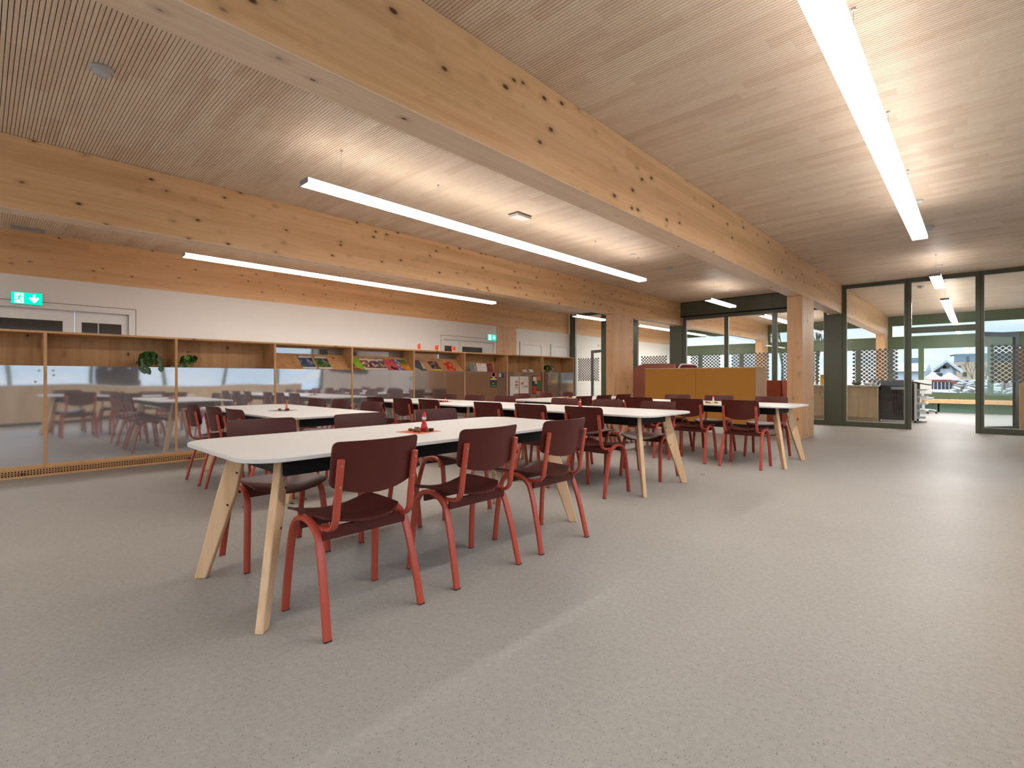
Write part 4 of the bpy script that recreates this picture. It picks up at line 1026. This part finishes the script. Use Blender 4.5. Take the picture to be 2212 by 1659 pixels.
# ------------------------------------------------------------------ outdoors
mb = MB(); nx, ny = 40, 24
def gz(x, y):
    if y < 28: return -.12
    if y < 36: return -.12 + .62 * (y - 28) / 8
    if y < 40: return .50 - .62 * (y - 36) / 4
    if y < 50: return -.12
    return -.12 - 3.0 * min(1, (y - 50) / 18)
vs = []; fs = []
XS = [-160 + 8 * i for i in range(41)]; YS = [-60, -20, YF + .14, 24, 28, 30, 32, 34, 36, 40, 45, 50, 53, 56, 60, 64, 70, 90, 130, 200, 320]
for y in YS:
    for x in XS: vs.append((x, y, gz(x, y)))
for j in range(len(YS) - 1):
    for i in range(len(XS) - 1):
        a = j * len(XS) + i; fs.append((a, a + 1, a + len(XS) + 1, a + len(XS)))
mb.add(vs, fs); o = mb.build('snowy_ground', M['slush']); o.location.z = -.05; tag(o, 'snow covered ground outside the building', 'ground', kind='structure')
def px(u, d):   # helper: world x for an outdoor object at distance y=d behind picture column u
    c, s = math.cos(math.radians(43.06)), math.sin(math.radians(43.06))
    dx = -s * F_PX + c * (u - 1106); dy = c * F_PX + s * (u - 1106); return dx / dy * d
# rubble pile: angular slabs capped with snow
def chunk(x, y, z, lx, ly, lz, rz, tilt, lab):
    t = thing('concrete_chunk', lab, 'rubble', (x, y, z), rz, group='snow capped rubble chunks'); t.rotation_euler = (tilt[0], tilt[1], rz)
    rnd = random.Random(int(x * 100 + y * 10))
    def blob(z0, z1, k):
        p = [(-lx * k, -ly * k), (lx * k * .9, -ly * k * rnd.uniform(.7, 1)), (lx * k, ly * k * rnd.uniform(.5, 1)), (-lx * k * rnd.uniform(.6, 1), ly * k)]
        q = MB(); q.prism([(a * .5, b * .5) for a, b in p], 'z', z0, z1); return q
    blob(-lz * .5, lz * .5, 1).build('slab', M['concrete'], t); blob(lz * .5, lz * .5 + .045, .86).build('snow_cap', M['snow'], t, bevel=.02)
rc = random.Random(11)
for r_, (d, n) in enumerate([(29.9 + .75 * q_, 5) for q_ in range(8)]):
    xa, xb = px(2030 + 5 * r_, d), px(2200, d)
    for k in range(n):
        x = xa + (xb - xa) * (k + .5 + rc.uniform(-.06, .06)) / n
        chunk(x, d + rc.uniform(-.1, .1), gz(x, d) + .08 + .03 * r_, rc.uniform(.30, .42), rc.uniform(.24, .32), rc.uniform(.14, .20) + .02 * r_, rc.uniform(-.5, .5), (rc.uniform(-.4, .5), rc.uniform(-.5, .5)), 'snow capped concrete chunk in the rubble pile outside the rear windows')
mb = MB(); rr = random.Random(5)
for i in range(220):
    u = rr.uniform(2005, 2210); d = rr.uniform(28.6, 29.5); x = px(u, d); z = gz(x, d) + rr.uniform(-.05, .22); s_ = rr.uniform(.05, .16)
    v = [(x + s_ * rr.uniform(-1, 1), d + s_ * rr.uniform(-1, 1), z + s_ * rr.uniform(-.6, .8)) for _ in range(6)]
    mb.add(v, [(0, 1, 2), (0, 2, 3), (0, 3, 4), (0, 4, 1), (5, 2, 1), (5, 3, 2), (5, 4, 3), (5, 1, 4)], rr.choice((0, 1, 1)))
tag(mb.build('rubble_debris', [M['concrete'], M['snow']]), 'small snowy debris in front of the rubble chunks outside', 'rubble', kind='stuff')
t = thing('site_fence', 'dark vertical board fence with red top behind the rubble', 'fence', (0, 0, 0))
xa, xb = px(1880, 45), px(2230, 45); b_ = MB()
k = 0; x = xa
while x < xb: b_.box(x, x + .16, 45, 45.04, -.3, .86); x += .2
b_.build('boards', M['darkwood'], t); Box(xa, xb, 44.97, 45.0, .80, .95).build('top_rail', M['brickred'], t)
for u0, u1, d, z0, z1, lab in ((2058, 2140, 41.5, .62, .98, 'rust red snow topped container behind the rubble pile'),):
    t = thing('tarp_stack', lab, 'container', (0, 0, 0)); x0, x1 = px(u0, d), px(u1, d)
    Box(x0, x1, d, d + 1.6, -.2, z1 - .07).build('body', M['brickred'], t); Box(x0 - .05, x1 + .05, d - .05, d + 1.65, z1 - .07, z1).build('snow_cap', M['snow'], t)
def shed(u0, u1, d, zw, za, lab):
    x0, x1 = px(u0, d), px(u1, d); xm = (x0 + x1) / 2; t = thing('site_tent', lab, 'tent', (0, 0, 0))
    Box(x0 + .1, x1 - .1, d + .1, d + 4.9, -1, zw).build('walls', M['housewhite'], t)
    q = MB(); q.add([(x0, d, zw), (x1, d, zw), (x1, d + 5, zw), (x0, d + 5, zw), (xm, d + 2.5, za)], [(0, 1, 4), (1, 2, 4), (2, 3, 4), (3, 0, 4), (3, 2, 1, 0)]); q.build('roof', M['snow'], t)
shed(1990, 2032, 52, .95, 1.62, 'snow roofed tent outside, left one')
shed(2024, 2072, 58, .95, 1.62, 'snow roofed tent outside, right one')
# gable house
d = 72.0; t = thing('gable_house', 'white gabled house with snowy roof seen through the open doorway', 'house', (0, 0, 0))
def zp(v, u, d):
    c, s = math.cos(math.radians(43.06)), math.sin(math.radians(43.06)); x = px(u, d); w = -s * x + c * d
    return 1.08 + (816.4 - v) * (-s * x + c * d) / F_PX if 0 else 1.08 + (816.4 - v) * (s * -x + c * d) / F_PX
xl, xm, xr = px(2018, d), px(2046, d), px(2072, d); ze, za = zp(802, 2018, d), zp(783, 2046, d); ze2 = zp(802, 2072, d)
MB().prism([(xl + .5, -3.2), (xr - .5, -3.2), (xr - .5, ze + .2), (xm, za - .1), (xl + .5, ze + .2)], 'y', d, d + 12).build('walls', M['housewhite'], t)
MB().prism([(xl - .1, ze - .1), (xm, za), (xm, za + .3), (xl - .1, ze + .2)], 'y', d - .5, d + 13).build('roof', M['snow'], t)
MB().prism([(xr + .1, ze - .1), (xm, za), (xm, za + .3), (xr + .1, ze + .2)], 'y', d - .5, d + 13).build('roof', M['snow'], t)
for s0, s1 in (((xl - .1, ze - .25), (xm, za - .12)), ((xr + .1, ze - .25), (xm, za - .12))):
    MB().prism([s0, s1, (s1[0], s1[1] + .14), (s0[0], s0[1] + .14)], 'y', d - .55, d - .5).build('barge_board', M['darkwood'], t)
for u, v0, v1 in ((2036.5, 791, 796), (2043.5, 790, 796), (2029, 806, 813)):
    q = px(u, d); Box(q - .28, q + .28, d - .04, d, zp(v1, u, d), zp(v0, u, d)).build('window', M['darkglass'], t)
t = thing('long_house', 'long low house with big snowy roof left of the gable house', 'house', (0, 0, 0))
xl = px(2018, 72.0); d = 72.0; x0, x1 = px(1900, d), xl - .7
Box(x0, x1, d, d + 8, -3.2, zp(802, 2000, d)).build('walls', M['housewhite'], t)
MB().prism([(d - .6, zp(802, 2000, d)), (d + 5, zp(782, 2000, d)), (d + 10, zp(802, 2000, d))], 'x', x0, x1).build('roof', M['snow'], t)
d = 92.0; t = thing('tan_building', 'tan rendered building behind the gable house', 'building', (0, 0, 0))
x0, x1 = px(2052, d), px(2260, d); Box(x0, x1, d, d + 14, -4, zp(782.5, 2080, d)).build('walls', M['tan'], t)
for u0, u1, v0, v1 in ((2080, 2088, 804, 813), (2066, 2076, 790, 793)):
    Box(px(u0, d), px(u1, d), d - .1, d, zp(v1, u0, d), zp(v0, u0, d)).build('window', M['darkglass'], t)
d = 110.0; t = thing('slate_building', 'slate blue building block above the tan building', 'building', (0, 0, 0))
x0, x1 = px(2061, d), px(2280, d); Box(x0, x1, d, d + 14, -4, zp(764.5, 2080, d)).build('walls', M['slate'], t)
Box(px(2089, d), px(2093, d), d - .1, d, zp(782, 2090, d), zp(770, 2090, d)).build('window', M['darkglass'], t)
MB().cyl((px(2052, d), d, zp(768.5, 2052, d)), (x0, d, zp(767.5, 2062, d)), .12, 6).build('canopy', M['darkgrey'], t)
d = 120.0; tag(Box(px(1960, d), px(1983, d), d, d + 10, -4, zp(773, 1975, d)).build('slate_block', M['slate']), 'far slate blue block left of the window mullion', 'building')
def tree(u, d, h, lab, seed, spread=.5, z0=-.3):
    t = thing('bare_tree', lab, 'tree', (px(u, d), d, z0)); rn = random.Random(seed); q = MB()
    def br(p, v, l, r, n):
        e = p + v * l; q.cyl(p, e, r, 5, r2=r * .65)
        if n: 
            for _ in range(3):
                w = (v + Vector((rn.uniform(-1, 1) * spread, rn.uniform(-1, 1) * spread, rn.uniform(-.1, .5)))).normalized(); br(e, w, l * rn.uniform(.55, .8), r * .6, n - 1)
    br(Vector((0, 0, 0)), Vector((0, 0, 1)), h * .33, h * .016, 4); q.build('branches', M['bark'], t)
tree(2112, 56, 4.6, 'bare tree in front of the tan building', 3, .7, -1.5)
tree(1690, 40, 7, 'bare tree seen through the high rear window strip left of the big column', 9)
tree(1765, 38, 7, 'bare tree seen through the rear window right of the big column', 12)
t = thing('parked_digger', 'orange red machine outside the rear windows behind the lattice', 'vehicle', (px(1853, 27), 27, -.17))
Box(-.9, .9, -.5, .5, .35, .9).build('body', M['orange'], t, bevel=.05); Box(.9, 1.7, -.3, .3, .4, .75).build('engine_cover', M['orange'], t, bevel=.05)
for a in (-.6, .6): MB().cyl((a, -.55, .25), (a, .55, .25), .25, 14).build('wheel', M['rubber'], t)

# ------------------------------------------------------------------ daylight
w = bpy.data.worlds.new('sky'); sc.world = w; w.use_nodes = True; nt = w.node_tree; nt.nodes.clear()
out = nt.nodes.new('ShaderNodeOutputWorld'); bg = nt.nodes.new('ShaderNodeBackground'); L(nt, bg.outputs[0], out.inputs[0])
tc = nt.nodes.new('ShaderNodeTexCoord'); sp = nt.nodes.new('ShaderNodeSeparateXYZ'); L(nt, tc.outputs['Generated'], sp.inputs[0])
mp = nt.nodes.new('ShaderNodeMapping'); mp.inputs['Scale'].default_value = (1.6, 1.6, 5); L(nt, tc.outputs['Generated'], mp.inputs[0])
cl = noise(nt, mp.outputs[0], 2.6, 6, .6, .4)
sky = ramp(nt, sp.outputs[2], [(0, (.62, .76, .90)), (.35, (.38, .60, .86))])
col = mixc(nt, ramp(nt, cl, [(.44, (0,) * 3), (.64, (1,) * 3)]), sky, (.92, .93, .94))
up = nt.nodes.new('ShaderNodeMapRange'); up.interpolation_type = 'SMOOTHSTEP'; L(nt, sp.outputs[2], up.inputs[0])
for k_, v_ in zip((1, 2, 3, 4), (.10, .5, 1.1, 5.0)): up.inputs[k_].default_value = v_
L(nt, col, bg.inputs[0]); L(nt, up.outputs[0], bg.inputs[1])

# ------------------------------------------------------------------ render settings that belong to the scene
sc.view_settings.view_transform = 'Standard'; sc.view_settings.look = 'None'; sc.view_settings.gamma = 1; sc.view_settings.exposure = .43
sc.view_settings.use_curve_mapping = False
cy = sc.cycles
cy.use_denoising = True
cy.use_adaptive_sampling = True; cy.adaptive_threshold = .04
cy.max_bounces = 6; cy.diffuse_bounces = 3; cy.glossy_bounces = 3; cy.transmission_bounces = 2; cy.transparent_max_bounces = 16
cy.sample_clamp_indirect = 6; cy.caustics_reflective = False; cy.caustics_refractive = False
